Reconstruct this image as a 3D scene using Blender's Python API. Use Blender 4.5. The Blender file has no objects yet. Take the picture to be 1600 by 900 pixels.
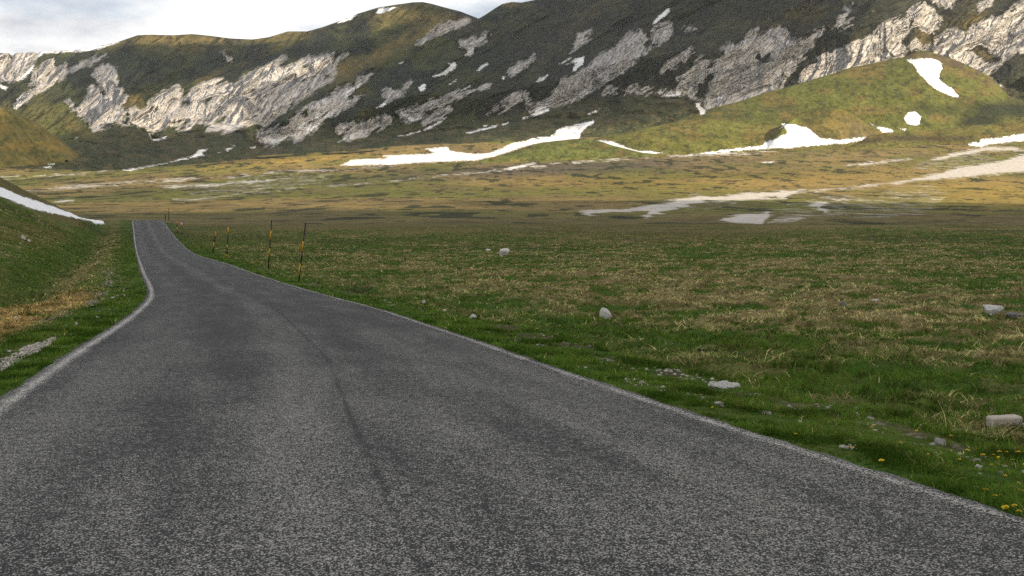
import bpy, bmesh, math, random
import numpy as np

# ------------------------------------------------------------------ camera, sky, sun, exposure
SC = bpy.context.scene
COL = SC.collection
F = 1600.0                                    # focal length in photo pixels (36 mm lens, 36 mm film)
PITCH = math.atan(150.0 / F)
CP, SP = math.cos(PITCH), math.sin(PITCH)

cam_d = bpy.data.cameras.new('camera')
cam_d.lens = 36.0; cam_d.sensor_width = 36.0
cam_d.clip_start = 0.1; cam_d.clip_end = 60000.0
cam = bpy.data.objects.new('camera', cam_d); COL.objects.link(cam)
cam.location = (0, 0, 0)
cam.rotation_euler = (math.pi / 2 - PITCH, 0, 0)
SC.camera = cam

SUN_AZ = math.radians(117)                    # clockwise from +Y (the view direction)
SUN_EL = math.radians(26)
SUN_DIR = np.array([math.sin(SUN_AZ) * math.cos(SUN_EL), math.cos(SUN_AZ) * math.cos(SUN_EL), math.sin(SUN_EL)])

W = bpy.data.worlds.new('World'); SC.world = W; W.use_nodes = True
nt = W.node_tree; N = nt.nodes; L = nt.links
for n in list(N): N.remove(n)
wo = N.new('ShaderNodeOutputWorld'); bg = N.new('ShaderNodeBackground')
sky = N.new('ShaderNodeTexSky'); sky.sky_type = 'NISHITA'; sky.sun_disc = False
sky.sun_elevation = SUN_EL; sky.sun_rotation = SUN_AZ
sky.altitude = 1600; sky.dust_density = 1.2
tc = N.new('ShaderNodeTexCoord')
mp = N.new('ShaderNodeMapping'); mp.inputs['Scale'].default_value = (1, 1, 2.6); mp.inputs['Location'].default_value = (0.37, 0.2, 0.1)
n1 = N.new('ShaderNodeTexNoise'); n1.inputs['Scale'].default_value = 3.4; n1.inputs['Detail'].default_value = 7; n1.inputs['Roughness'].default_value = 0.52
n2 = N.new('ShaderNodeTexNoise'); n2.inputs['Scale'].default_value = 5.0; n2.inputs['Detail'].default_value = 6; n2.inputs['Roughness'].default_value = 0.55
r1 = N.new('ShaderNodeValToRGB'); r1.color_ramp.elements[0].position = 0.30; r1.color_ramp.elements[1].position = 0.50
r2 = N.new('ShaderNodeValToRGB')
r2.color_ramp.elements[0].position = 0.38; r2.color_ramp.elements[0].color = (6.2, 6.4, 6.9, 1)
r2.color_ramp.elements[1].position = 0.56; r2.color_ramp.elements[1].color = (12.0, 11.9, 11.6, 1)
mx = N.new('ShaderNodeMix'); mx.data_type = 'RGBA'
L.new(tc.outputs['Generated'], mp.inputs['Vector'])
L.new(mp.outputs[0], n1.inputs['Vector']); L.new(mp.outputs[0], n2.inputs['Vector'])
L.new(n1.outputs['Fac'], r1.inputs['Fac']); L.new(n2.outputs['Fac'], r2.inputs['Fac'])
L.new(r1.outputs['Color'], mx.inputs['Factor']); L.new(sky.outputs[0], mx.inputs[6]); L.new(r2.outputs['Color'], mx.inputs[7])
L.new(mx.outputs[2], bg.inputs['Color']); bg.inputs['Strength'].default_value = 0.06
L.new(bg.outputs[0], wo.inputs['Surface'])

sd = bpy.data.lights.new('sun', 'SUN'); sd.energy = 5.0; sd.angle = math.radians(0.6); sd.color = (1.0, 0.84, 0.61)
sun = bpy.data.objects.new('sun', sd); COL.objects.link(sun)
from mathutils import Vector
sun.rotation_euler = Vector(SUN_DIR).to_track_quat('Z', 'Y').to_euler()

SC.view_settings.view_transform = 'Standard'; SC.view_settings.look = 'None'
SC.view_settings.exposure = 0.85; SC.view_settings.gamma = 1.0
SC.view_settings.use_curve_mapping = False
SC.cycles.max_bounces = 5; SC.cycles.diffuse_bounces = 2; SC.cycles.transparent_max_bounces = 8
SC.cycles.use_denoising = False

# ------------------------------------------------------------------ numeric helpers
def hash2(ix, iy, seed):
    h = (ix.astype(np.int64) * 374761393 + iy.astype(np.int64) * 668265263 + seed * 1442695041) & 0xffffffff
    h = ((h ^ (h >> 13)) * 1274126177) & 0xffffffff
    h = ((h ^ (h >> 15)) * 2246822519) & 0xffffffff
    return (h ^ (h >> 16)).astype(np.float64) / 4294967295.0
def vnoise(x, y, seed=0):
    ix = np.floor(x); iy = np.floor(y); fx = x - ix; fy = y - iy
    fx = fx * fx * fx * (fx * (fx * 6 - 15) + 10); fy = fy * fy * fy * (fy * (fy * 6 - 15) + 10)
    a = hash2(ix, iy, seed); b = hash2(ix + 1, iy, seed); c = hash2(ix, iy + 1, seed); d = hash2(ix + 1, iy + 1, seed)
    return a + (b - a) * fx + (c - a) * fy + (a - b - c + d) * fx * fy
def fbm(x, y, oct=4, seed=0, rough=0.5):
    t = 0; a = 1.0; s = 0; f = 1.0
    for k in range(oct):
        t = t + a * vnoise(x * f + 17.3 * k, y * f - 9.1 * k, seed + k); s += a; a *= rough; f *= 2.03
    return t / s
def ridged(x, y, oct=4, seed=0, rough=0.5):
    t = 0; a = 1.0; s = 0; f = 1.0
    for k in range(oct):
        n = vnoise(x * f + 5.7 * k, y * f + 3.3 * k, seed + k)
        t = t + a * (1 - np.abs(2 * n - 1)); s += a; a *= rough; f *= 2.07
    return t / s
def smooth(a, b, x):
    t = np.clip((x - a) / (b - a), 0, 1); return t * t * (3 - 2 * t)
def lerp(a, b, t): return a + (b - a) * t
def interp(x, pts):
    p = np.array(pts, float); return np.interp(x, p[:, 0], p[:, 1])
def pchip(x, xs, ys):
    xs = np.array(xs, float); ys = np.array(ys, float); x = np.asarray(x, float)
    h = np.diff(xs); d = np.diff(ys) / h
    m = np.zeros_like(ys); m[0] = d[0]; m[-1] = d[-1]
    m[1:-1] = (h[1:] * d[:-1] + h[:-1] * d[1:]) / (h[1:] + h[:-1])
    i = np.clip(np.searchsorted(xs, x) - 1, 0, len(xs) - 2)
    t = (x - xs[i]) / h[i]
    lo = t < 0; hi = t > 1
    tt = np.clip(t, 0, 1)
    r = (ys[i] * (2*tt**3 - 3*tt**2 + 1) + m[i] * h[i] * (tt**3 - 2*tt**2 + tt) + ys[i+1] * (-2*tt**3 + 3*tt**2) + m[i+1] * h[i] * (tt**3 - tt**2))
    return r + np.where(lo, m[0] * (x - xs[0]), 0) + np.where(hi, m[-1] * (x - xs[-1]), 0)

def P3(u, v, s):                               # a sight line of the photograph, followed to depth s
    k = (450.0 - v) / F
    return np.stack([s * (u - 800.0) / F + 0 * k, s * (CP + SP * k), s * (-SP + CP * k)], -1)
def UV(x, y, z):
    d = y * CP - z * SP; up = y * SP + z * CP
    return 800 + F * x / d, 450 - F * up / d

def mesh_obj(name, verts, faces, mat=None, parent=None, smooth_=False, attrs=None):
    me = bpy.data.meshes.new(name)
    verts = np.asarray(verts, np.float32); faces = np.asarray(faces, np.int32)
    k = faces.shape[1]
    me.vertices.add(len(verts)); me.vertices.foreach_set('co', verts.ravel())
    me.loops.add(faces.size); me.loops.foreach_set('vertex_index', faces.ravel())
    me.polygons.add(len(faces)); me.polygons.foreach_set('loop_start', np.arange(0, faces.size, k, dtype=np.int32))
    if smooth_: me.polygons.foreach_set('use_smooth', np.ones(len(faces), bool))
    for an, arr in (attrs or {}).items():
        arr = np.asarray(arr, np.float32)
        if arr.ndim == 1:
            a = me.attributes.new(an, 'FLOAT', 'POINT'); a.data.foreach_set('value', arr)
        else:
            a = me.attributes.new(an, 'FLOAT_COLOR', 'POINT')
            a.data.foreach_set('color', np.concatenate([arr, np.ones((len(arr), 1), np.float32)], 1).ravel())
    me.update(calc_edges=True)
    if mat: me.materials.append(mat)
    o = bpy.data.objects.new(name, me); COL.objects.link(o)
    if parent: o.parent = parent
    return o
def grid_faces(nr, nc):
    i = np.arange(nr - 1)[:, None] * nc + np.arange(nc - 1)[None, :]
    return np.stack([i, i + 1, i + nc + 1, i + nc], -1).reshape(-1, 4)
def tag(o, label=None, cat=None, group=None, kind=None):
    for k_, v_ in (('label', label), ('category', cat), ('group', group), ('kind', kind)):
        if v_: o[k_] = v_
    return o

# signed distance (pixels, >0 inside) of a set of outlines, for points that are all near them
def sdf_polys(u, v, polys, cap=10.0):
    u = np.asarray(u, float); v = np.asarray(v, float)
    out = np.full(u.shape, -cap)
    for poly in polys:
        p = np.array(poly, float)
        lo = p.min(0) - cap; hi = p.max(0) + cap
        idx = np.where((u > lo[0]) & (u < hi[0]) & (v > lo[1]) & (v < hi[1]))
        if len(idx[0]) == 0: continue
        x = u[idx]; y = v[idx]; d2 = np.full(x.shape, 1e9); ins = np.zeros(x.shape, bool)
        n = len(p)
        for i in range(n):
            ax, ay = p[i]; bx, by = p[(i + 1) % n]
            dx, dy = bx - ax, by - ay
            t = np.clip(((x - ax) * dx + (y - ay) * dy) / (dx * dx + dy * dy + 1e-9), 0, 1)
            d2 = np.minimum(d2, (x - ax - t * dx) ** 2 + (y - ay - t * dy) ** 2)
            if ay != by:
                c = ((ay > y) != (by > y)) & (x < (bx - ax) * (y - ay) / (by - ay) + ax)
                ins ^= c
        d = np.sqrt(d2) * np.where(ins, 1, -1)
        out[idx] = np.maximum(out[idx], np.clip(d, -cap, cap))
    return out
# ------------------------------------------------------------------ outlines read off the hillsides: snow, scree, gravel
SNOW = [
 [(57,88),(62,81),(75,80),(100,79),(130,76),(165,70),(184,65),(186,66),(178,69),(155,77),(130,81),(95,82),(68,84),(60,90)],
 [(24,126),(28,120),(42,112),(50,103),(54,100),(52,107),(43,118),(33,126)], [(0,131),(5,133),(13,136),(9,141),(0,137)],
 [(33,150),(45,146),(46,148),(33,153)], [(21,163),(28,160),(26,155),(31,153),(32,158),(38,158),(33,163),(25,171),(22,169)],
 [(527,36),(533,31),(545,26),(557,21),(559,22),(550,29),(540,34),(532,36)], [(588,20),(592,14),(600,12),(618,11),(620,12),(606,17),(597,21),(590,22)],
 [(726,86),(730,83),(732,75),(737,72),(741,76),(740,82),(736,87),(728,87)],
 [(676,120),(682,116),(692,113),(700,106),(706,98),(711,97),(713,104),(708,110),(702,112),(696,117),(686,119)],
 [(653,137),(658,133),(664,130),(666,135),(663,141),(657,145)], [(622,100),(627,97),(633,95),(628,99)],
 [(745,110),(752,103),(762,98),(764,100),(755,106),(748,110)], [(702,132),(708,127),(714,124),(712,128)],
 [(720,141),(728,136),(738,131),(743,129),(735,136),(724,141)],
 [(536,152),(543,140),(552,136),(563,128),(566,130),(558,138),(548,147),(538,154)],
 [(465,198),(470,192),(485,188),(490,178),(492,172),(500,178),(507,176),(512,170),(520,177),(515,182),(505,186),(497,197),(487,204),(470,203)],
 [(415,215),(425,213),(440,212),(450,208),(455,210),(445,217),(432,222),(425,223),(418,218)],
 [(588,169),(595,163),(606,157),(604,163),(598,168)], [(625,173),(648,186),(642,188),(628,178)],
 [(641,173),(655,177),(659,184),(652,188),(643,191),(634,186),(650,184),(652,180)], [(661,165),(672,158),(688,155),(680,162),(668,166),(662,167)],
 [(622,213),(640,208),(660,203),(678,195),(692,186),(698,183),(692,189),(676,200),(655,207),(635,212)],
 [(728,208),(745,203),(765,198),(778,195),(775,199),(755,204),(735,209)], [(755,196),(763,194),(757,198)], [(783,195),(795,191),(790,195)],
 [(532,258),(545,253),(548,250),(570,249),(600,249),(610,246),(598,244),(608,243),(665,241),(680,239),(672,235),(665,233),(685,231),(700,229),(702,235),(715,237),(740,240),(765,239),(785,232),(800,224),(822,221),(826,217),(860,213),(868,208),(870,202),(890,197),(915,191),(931,187),(927,193),(915,200),(908,208),(905,218),(880,220),(870,221),(845,223),(820,229),(800,236),(770,245),(740,250),(700,252),(620,256),(560,258)],
 [(933,219),(955,220),(980,230),(1000,235),(1037,238),(1040,240),(1005,241.5),(985,237),(960,230),(940,225)],
 [(1075,242),(1110,237),(1150,232),(1190,228),(1195,222),(1215,215),(1231,207),(1222,193),(1245,195),(1260,199),(1272,207),(1282,216),(1310,218),(1345,215),(1357,212),(1345,220),(1320,224),(1270,228),(1220,232),(1160,235),(1120,239)],
 [(1415,93),(1430,92),(1455,91),(1470,96),(1472,100),(1473,108),(1469,113),(1468,123),(1475,130),(1488,138),(1497,148),(1500,151),(1497,153),(1488,151),(1470,144),(1460,138),(1450,131),(1444,122),(1433,112),(1431,106),(1424,99)],
 [(1411,185),(1418,176),(1424,174),(1432,174),(1440,183),(1437,195),(1425,196),(1417,193)], [(1360,193),(1370,197),(1392,201),(1397,206),(1380,208),(1374,202)],
 [(1407,201),(1416,201),(1414,204)], [(1019,38),(1027,27),(1040,15),(1046,13),(1047,17),(1040,25),(1028,34),(1020,40)],
 [(871,101),(880,95),(894,89),(892,92),(878,99)], [(883,101),(895,94),(905,90),(913,88),(913,97),(908,103),(898,112),(894,112),(896,105),(902,97),(892,99)],
 [(838,127),(845,121),(856,116),(857,118),(848,126),(840,128)], [(925,105),(932,109),(938,114),(940,118),(935,117),(928,109)],
 [(946,126),(950,121),(962,116),(973,110),(980,108),(975,114),(962,121),(950,127)], [(900,144),(905,142),(918,141),(930,137),(932,138),(920,146),(908,152),(905,150)],
 [(816,186),(825,180),(835,175),(838,170),(845,167),(858,167),(858,172),(848,178),(833,182)],
 [(1065,131),(1075,129),(1090,122),(1098,116),(1098,121),(1088,132),(1084,137),(1084,145),(1078,141),(1070,136)],
 [(1036,148),(1042,151),(1055,150),(1065,150),(1065,142),(1057,141),(1055,147)], [(1086,160),(1096,160),(1094,166),(1103,172),(1100,178),(1094,179),(1093,173),(1087,166)],
 [(919,178),(928,174),(936,172),(932,175),(922,179)], [(1110,155),(1120,151),(1140,145),(1141,147),(1133,152),(1120,157)],
 [(232,205),(235,212),(238,218),(250,217),(262,212),(258,217),(248,219),(240,220),(234,214)],
 [(192,265),(215,262),(240,258),(270,253),(280,248),(298,245),(305,240),(310,234),(325,233),(322,236),(316,239),(320,243),(305,246),(285,250),(260,255),(230,261),(205,266)],
 [(40,246),(43,240),(55,238),(52,246)], [(62,236),(66,229),(77,229),(75,234),(68,237)], [(91,248),(100,246),(117,245),(112,247),(95,250)],
 [(68,261),(80,259),(80,262),(70,263)], [(75,257),(85,256),(83,259)], [(115,216),(122,214),(118,217)],
 [(352,234),(365,230),(361,226),(368,228),(355,236)], [(339,239),(345,237),(340,240)], [(390,231),(400,228),(398,232)],
 [(788,264),(805,260),(835,254),(838,255),(815,261),(800,264)], [(1190,253),(1210,251),(1205,254)],
 [(700,100),(703,98),(704,101)], [(614,153),(617,151),(617,154)], [(784,123),(786,119),(789,119),(788,124)],
 [(1512,224),(1530,222),(1533,218),(1570,214),(1605,207),(1680,200),(1680,212),(1600,220),(1545,226),(1535,230),(1515,228)],
]
HILLSNOW = [[(-90,252),(-40,272),(0,292),(40,308),(80,322),(120,335),(143,339),(150,338),(160,344),(164,350),(150,350),(140,345),(120,341),(80,333),(50,326),(0,307),(-60,280)]]
ROCK = [
 [(-60,80),(0,83),(14,83),(13,90),(8,100),(5,125),(-60,130)], [(16,90),(25,83),(52,81),(56,88),(45,100),(30,118),(20,126),(7,125),(8,108)],
 [(55,130),(58,112),(70,98),(80,94),(84,107),(90,106),(102,100),(105,110),(125,98),(130,100),(118,108),(105,117),(85,130),(60,143),(47,150),(40,160),(25,166),(45,146)],
 [(135,98),(150,90),(165,86),(155,92),(140,99)],
 [(150,108),(158,104),(170,104),(178,108),(182,120),(188,138),(198,152),(195,160),(190,164),(195,180),(193,191),(175,192),(165,202),(150,207),(143,198),(138,188),(128,182),(115,172),(105,160),(108,159),(118,168),(124,172),(125,163),(133,155),(140,150),(140,142),(145,136),(152,137),(162,145),(166,148),(158,135),(147,118),(152,118)],
 [(200,195),(205,175),(212,170),(220,176),(235,163),(247,150),(262,142),(276,133),(281,140),(283,150),(300,142),(320,132),(346,124),(335,134),(352,130),(365,130),(385,118),(402,110),(430,97),(447,89),(446,94),(430,103),(445,103),(470,95),(500,88),(520,84),(548,83),(525,97),(522,115),(515,125),(505,130),(490,140),(478,152),(460,163),(445,175),(425,185),(415,195),(400,190),(375,200),(350,205),(325,203),(328,195),(305,190),(290,203),(275,200),(265,192),(250,205),(238,205),(225,198),(210,195)],
 [(405,212),(403,206),(420,203),(440,198),(460,180),(475,168),(490,160),(510,150),(530,137),(545,130),(552,136),(540,150),(560,150),(570,145),(566,155),(545,168),(525,178),(515,185),(500,195),(490,207),(478,215),(460,223),(458,215),(445,217),(430,225),(412,228)],
 [(530,222),(540,208),(560,195),(575,185),(600,182),(615,183),(610,193),(590,203),(570,212),(550,220)], [(525,206),(533,195),(550,190),(560,188),(555,193),(540,202),(530,208)],
 [(620,175),(650,166),(665,158),(700,148),(730,140),(760,128),(766,130),(765,137),(735,147),(705,158),(680,170),(660,182),(640,192),(628,185)], [(660,192),(680,178),(700,168),(705,172),(690,185),(665,197)],
 [(760,178),(768,172),(790,153),(800,145),(820,140),(835,140),(825,150),(800,162),(780,175),(762,178)], [(800,120),(797,108),(820,92),(835,87),(830,100),(815,115)],
 [(828,175),(843,160),(858,145),(882,120),(900,115),(920,100),(940,82),(962,67),(985,52),(1005,45),(1010,62),(1010,77),(992,100),(980,110),(962,120),(945,128),(930,140),(910,155),(888,165),(860,172)],
 [(1015,75),(1018,55),(1030,35),(1040,30),(1053,38),(1050,55),(1030,68)], [(820,168),(825,155),(838,155),(832,165)], [(945,145),(955,135),(965,138),(960,148)], [(970,140),(995,132),(998,137),(975,146)],
 [(995,145),(1010,137),(1022,137),(1010,146)], [(1010,150),(1015,142),(1035,140),(1055,145),(1035,148)],
 [(1060,125),(1075,115),(1085,98),(1095,90),(1105,95),(1108,110),(1100,130),(1085,145),(1095,158),(1070,150),(1055,140)],
 [(1110,135),(1113,110),(1115,100),(1130,88),(1128,75),(1140,68),(1155,68),(1165,60),(1175,47),(1183,45),(1185,55),(1200,42),(1220,45),(1230,48),(1232,60),(1245,65),(1255,60),(1270,50),(1290,45),(1285,55),(1270,68),(1260,85),(1250,100),(1240,110),(1225,118),(1220,145),(1150,168),(1105,175),(1096,160),(1100,150)],
 [(1300,48),(1315,28),(1332,5),(1330,12),(1320,30),(1305,45)], [(1310,42),(1335,27),(1330,38),(1310,50)],
 [(1250,132),(1258,115),(1270,100),(1290,85),(1310,78),(1330,68),(1345,65),(1365,55),(1375,40),(1388,32),(1400,28),(1420,30),(1421,45),(1410,60),(1414,80),(1400,100),(1340,105),(1300,118),(1260,130)],
 [(1418,18),(1430,10),(1440,4),(1450,8),(1460,20),(1473,35),(1465,42),(1458,52),(1445,45),(1430,38),(1420,30)],
 [(1440,85),(1440,75),(1455,65),(1470,55),(1490,45),(1510,52),(1530,40),(1545,27),(1560,25),(1575,15),(1590,8),(1600,5),(1640,-10),(1700,-30),(1700,60),(1600,80),(1590,80),(1570,95),(1560,103),(1545,117),(1565,135),(1530,125),(1510,105),(1495,98),(1475,88)],
 [(1421,72),(1432,63),(1435,72),(1425,80)], [(1455,0),(1480,-8),(1495,0),(1485,12),(1470,8)], [(1530,10),(1550,-3),(1545,8),(1530,17)],
 [(350,85),(358,82),(362,95),(352,95)], [(690,40),(720,32),(730,30),(715,42),(690,52),(665,62),(650,70),(670,57)], [(715,62),(740,58),(770,52),(760,66),(740,76),(718,74)],
 [(600,140),(625,138),(640,130),(625,150),(605,158)], [(560,122),(580,116),(570,126),(556,136)],
 [(905,55),(920,45),(925,50),(905,72),(890,85)], [(1040,100),(1080,75),(1085,80),(1055,105),(1035,112)], [(1066,45),(1080,38),(1085,45),(1070,50)],
]
ROCKHOLE = [[(281,157),(290,152),(300,157),(292,165),(283,165)], [(332,192),(345,180),(360,173),(358,185),(345,197)], [(468,97),(490,96),(484,113),(470,112)], [(505,117),(520,110),(515,122),(504,128)],
 [(1512,80),(1525,68),(1540,75),(1555,90),(1565,97),(1550,98),(1530,90)], [(420,197),(440,190),(452,178),(465,170),(462,182),(445,197),(425,202)], [(475,170),(482,165),(482,182),(472,186)], [(270,200),(290,190),(300,196),(285,206)], [(225,165),(232,161),(231,168)],
 [(1180,90),(1200,80),(1210,95),(1190,102)], [(310,158),(330,150),(345,146),(330,158),(314,164)], [(1250,95),(1262,90),(1262,100)]]
GRAVEL = [
 [(905,331),(960,324),(1050,313),(1090,305),(1200,299),(1260,296),(1240,303),(1225,311),(1190,312),(1110,317),(1080,324),(1040,334),(1010,342),(1000,338),(1010,332),(960,334),(920,337)],
 [(1120,345),(1130,340),(1170,333),(1200,328),(1232,328),(1225,333),(1205,337),(1190,350),(1150,350)],
 [(1255,320),(1270,316),(1290,311),(1330,308),(1335,309),(1300,315),(1285,322),(1310,330),(1290,337),(1240,345),(1200,348),(1240,341),(1285,333),(1265,325)],
 [(1240,301),(1300,294),(1390,286),(1420,281),(1445,274),(1470,270),(1500,261),(1560,252),(1602,240),(1700,228),(1700,262),(1600,269),(1560,272),(1500,277),(1450,281),(1400,289),(1330,294),(1260,301)],
 [(1300,262),(1330,256),(1420,247),(1425,249),(1350,259)], [(1455,248),(1500,237),(1540,229),(1590,231),(1605,236),(1540,236),(1490,246),(1460,252)],
 [(-80,277),(0,276),(60,273),(135,270),(132,272),(50,277),(0,279),(-80,282)],
 [(25,296),(85,291),(150,288),(260,280),(400,271),(530,262),(610,256),(620,258),(530,265),(400,274),(280,283),(200,287),(95,295),(35,298)],
 [(250,290),(330,286),(400,279),(440,281),(350,290),(270,294)], [(270,310),(330,306),(400,299),(450,295),(620,283),(700,272),(770,266),(850,257),(940,248),(1010,246),(1012,247.5),(940,251),(860,259),(770,268),(690,275),(600,285),(450,297),(380,302),(300,311)],
 [(80,312),(115,311),(115,314),(85,315)], [(110,266),(180,264),(190,266),(130,268)], [(1030,241),(1080,241),(1350,216),(1380,210),(1350,222),(1150,242),(1060,246)],
]
SPECK = [[(1380,300),(1400,292),(1450,290),(1490,300),(1450,320),(1400,325),(1365,315)], [(1420,262),(1460,248),(1540,238),(1560,252),(1500,262),(1460,268)],
 [(280,290),(400,283),(450,275),(520,272),(500,285),(400,297),(300,303)], [(1080,300),(1150,318),(1120,325),(1070,330)], [(1230,320),(1300,305),(1380,315),(1300,338),(1210,345)], [(1300,320),(1480,305),(1440,335),(1330,340)]]
# ------------------------------------------------------------------ materials
def new_mat(name):
    m = bpy.data.materials.new(name); m.use_nodes = True
    n = m.node_tree.nodes; l = m.node_tree.links
    b = n['Principled BSDF']; b.inputs['Specular IOR Level'].default_value = 0.25
    return m, n, l, b
def node(n, t, **kw):
    x = n.new(t)
    for k_, v_ in kw.items():
        if k_ in x.inputs: x.inputs[k_].default_value = v_
        else: setattr(x, k_, v_)
    return x
def mathn(n, l, op, a, b=None, clamp=False):
    x = n.new('ShaderNodeMath'); x.operation = op; x.use_clamp = clamp
    for i, q in enumerate((a, b)):
        if q is None: continue
        if isinstance(q, (int, float)): x.inputs[i].default_value = q
        else: l.new(q, x.inputs[i])
    return x.outputs[0]
def mixc(n, l, fac, a, b, mode='MIX'):
    x = n.new('ShaderNodeMix'); x.data_type = 'RGBA'; x.blend_type = mode
    for i, q in ((0, fac), (6, a), (7, b)):
        if isinstance(q, (int, float)): x.inputs[i].default_value = q
        elif isinstance(q, tuple): x.inputs[i].default_value = q + (1,)
        else: l.new(q, x.inputs[i])
    return x.outputs[2]
def ramp(n, l, fac, p0, p1, c0=(0, 0, 0), c1=(1, 1, 1)):
    x = n.new('ShaderNodeValToRGB'); e = x.color_ramp.elements
    e[0].position = p0; e[1].position = p1; e[0].color = c0 + (1,); e[1].color = c1 + (1,)
    l.new(fac, x.inputs['Fac']); return x.outputs['Color']
def noise(n, l, vec, scale, detail=4, rough=0.55, dist=0.0):
    x = n.new('ShaderNodeTexNoise'); x.inputs['Scale'].default_value = scale; x.inputs['Detail'].default_value = detail
    x.inputs['Roughness'].default_value = rough; x.inputs['Distortion'].default_value = dist
    if vec is not None: l.new(vec, x.inputs['Vector'])
    return x.outputs['Fac']
def attr(n, name):
    x = n.new('ShaderNodeAttribute'); x.attribute_name = name; return x

# far hillsides: base colour attribute, outlines sharpened with world-space noise
def hill_mat(name, unit=1.0, bump_d=3.0):
    m, n, l, b = new_mat(name)
    geo = n.new('ShaderNodeNewGeometry'); pos = geo.outputs['Position']
    base = attr(n, 'col').outputs['Color']
    nA = noise(n, l, pos, 0.012 * unit, 8, 0.68)
    nB = noise(n, l, pos, 0.06 * unit, 6, 0.65)
    nC = noise(n, l, pos, 0.0035 * unit, 5, 0.6)
    c = mixc(n, l, 0.75, base, ramp(n, l, nA, 0.30, 0.70, (0.5, 0.54, 0.5), (1.5, 1.45, 1.4)), 'MULTIPLY')
    c = mixc(n, l, 0.7, c, ramp(n, l, nB, 0.32, 0.66, (0.55, 0.58, 0.52), (1.4, 1.38, 1.35)), 'MULTIPLY')
    # stony speckle showing through thin turf
    st = ramp(n, l, noise(n, l, pos, 0.045 * unit, 7, 0.75), 0.60, 0.70)
    stf = mathn(n, l, 'MULTIPLY', st, attr(n, 'stony').outputs['Fac'])
    c = mixc(n, l, stf, c, (0.24, 0.225, 0.21))
    # scree and bare rock
    rk = attr(n, 'rock').outputs['Fac']
    nr = noise(n, l, pos, 0.028 * unit, 6, 0.7)
    e = mathn(n, l, 'ADD', mathn(n, l, 'MULTIPLY', mathn(n, l, 'SUBTRACT', nr, 0.5), 12.0), rk)
    rf = mathn(n, l, 'DIVIDE', mathn(n, l, 'ADD', e, 1.4), 5.0, True)
    rc = mixc(n, l, ramp(n, l, nB, 0.30, 0.70), (0.40, 0.375, 0.35), (0.60, 0.565, 0.52))
    rc = mixc(n, l, ramp(n, l, nC, 0.4, 0.65), rc, mixc(n, l, 0.45, rc, (0.36, 0.35, 0.36)))
    c = mixc(n, l, rf, c, rc)
    gk = attr(n, 'gravel').outputs['Fac']
    mpg = n.new('ShaderNodeMapping'); mpg.inputs['Scale'].default_value = (1, .35, 1); l.new(pos, mpg.inputs['Vector'])
    ng = noise(n, l, mpg.outputs[0], 0.028 * unit, 8, 0.72)
    e = mathn(n, l, 'ADD', mathn(n, l, 'MULTIPLY', mathn(n, l, 'SUBTRACT', ng, 0.5), 17.0), gk)
    gf = mathn(n, l, 'DIVIDE', mathn(n, l, 'ADD', e, 0.9), 3.2, True)
    c = mixc(n, l, gf, c, mixc(n, l, ramp(n, l, nB, 0.35, 0.65), (0.34, 0.315, 0.28), (0.52, 0.49, 0.45)))
    sk = attr(n, 'snow').outputs['Fac']
    ns = noise(n, l, pos, 0.035 * unit, 5, 0.6)
    e = mathn(n, l, 'ADD', mathn(n, l, 'MULTIPLY', mathn(n, l, 'SUBTRACT', ns, 0.5), 3.5), sk)
    sf = mathn(n, l, 'DIVIDE', mathn(n, l, 'ADD', e, 0.3), 0.6, True)
    c = mixc(n, l, sf, c, mixc(n, l, ramp(n, l, nA, .42, .62), (.60, .59, .57), (.84, .85, .87)))
    l.new(c, b.inputs['Base Color']); b.inputs['Roughness'].default_value = 0.95
    b.inputs['Specular IOR Level'].default_value = 0.1
    bp = n.new('ShaderNodeBump'); bp.inputs['Distance'].default_value = bump_d
    hgt = mathn(n, l, 'MULTIPLY', mathn(n, l, 'ADD', nB, mathn(n, l, 'MULTIPLY', nA, 3.0)), mathn(n, l, 'SUBTRACT', 1.0, mathn(n, l, 'MAXIMUM', mathn(n, l, 'MULTIPLY', sf, 0.85), mathn(n, l, 'MULTIPLY', rf, 0.62))))
    l.new(hgt, bp.inputs['Height']); bp.inputs['Strength'].default_value = 0.9
    bp2 = n.new('ShaderNodeBump'); bp2.inputs['Distance'].default_value = 1.0; bp2.inputs['Strength'].default_value = 1.0
    l.new(attr(n, 'relief').outputs['Fac'], bp2.inputs['Height']); l.new(bp2.outputs[0], bp.inputs['Normal'])
    l.new(bp.outputs[0], b.inputs['Normal'])
    return m
M_HILL = hill_mat('alpine_slope', 1.0, 9.0)
M_PLAIN = hill_mat('steppe_plain', 2.2, 0.8)

# ------------------------------------------------------------------ far land: the plain and the mountain wall behind it
EDGE_V = [(-900,266),(-500,264),(0,266),(200,264),(300,256),(400,246),(540,238),(700,226),(900,215),(1000,212),(3000,212)]
FOOT_V = [(-900,190),(0,215),(100,222),(190,193),(215,199),(240,217),(265,212),(305,205),(330,200),(380,195),(405,228),(440,226),(480,219),(540,224),(620,212),(700,203),(790,190),(820,186),(870,178),(930,170),(1000,156),(1060,152),(1100,180),(1200,165),(1300,140),(1400,115),(1550,140),(1620,120),(3000,60)]
TOP_V = [(-900,120),(-300,95),(0,83),(14,83),(16,90),(25,82.5),(54,81),(58,85),(63,81),(75,80.5),(130,77),(165,70),(186,65),(200,60),(215,55),(235,54),(270,55),(300,53),(330,56),(360,60),(395,61.5),(420,58),(450,49),(465,49),(480,49),(505,42),(530,33),(560,21),(590,12),(620,7),(645,3.5),(660,3),(675,6),(700,13),(720,18),(748,29),(760,22),(775,12),(785,6),(800,3),(815,4),(850,-3),(900,-25),(1000,-70),(1200,-130),(1600,-220),(2200,-240),(3000,-200)]
PL_V = [-400,212,225,240,250,260,270,280,290,300,310,320,330,340,348,352,356]
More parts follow.
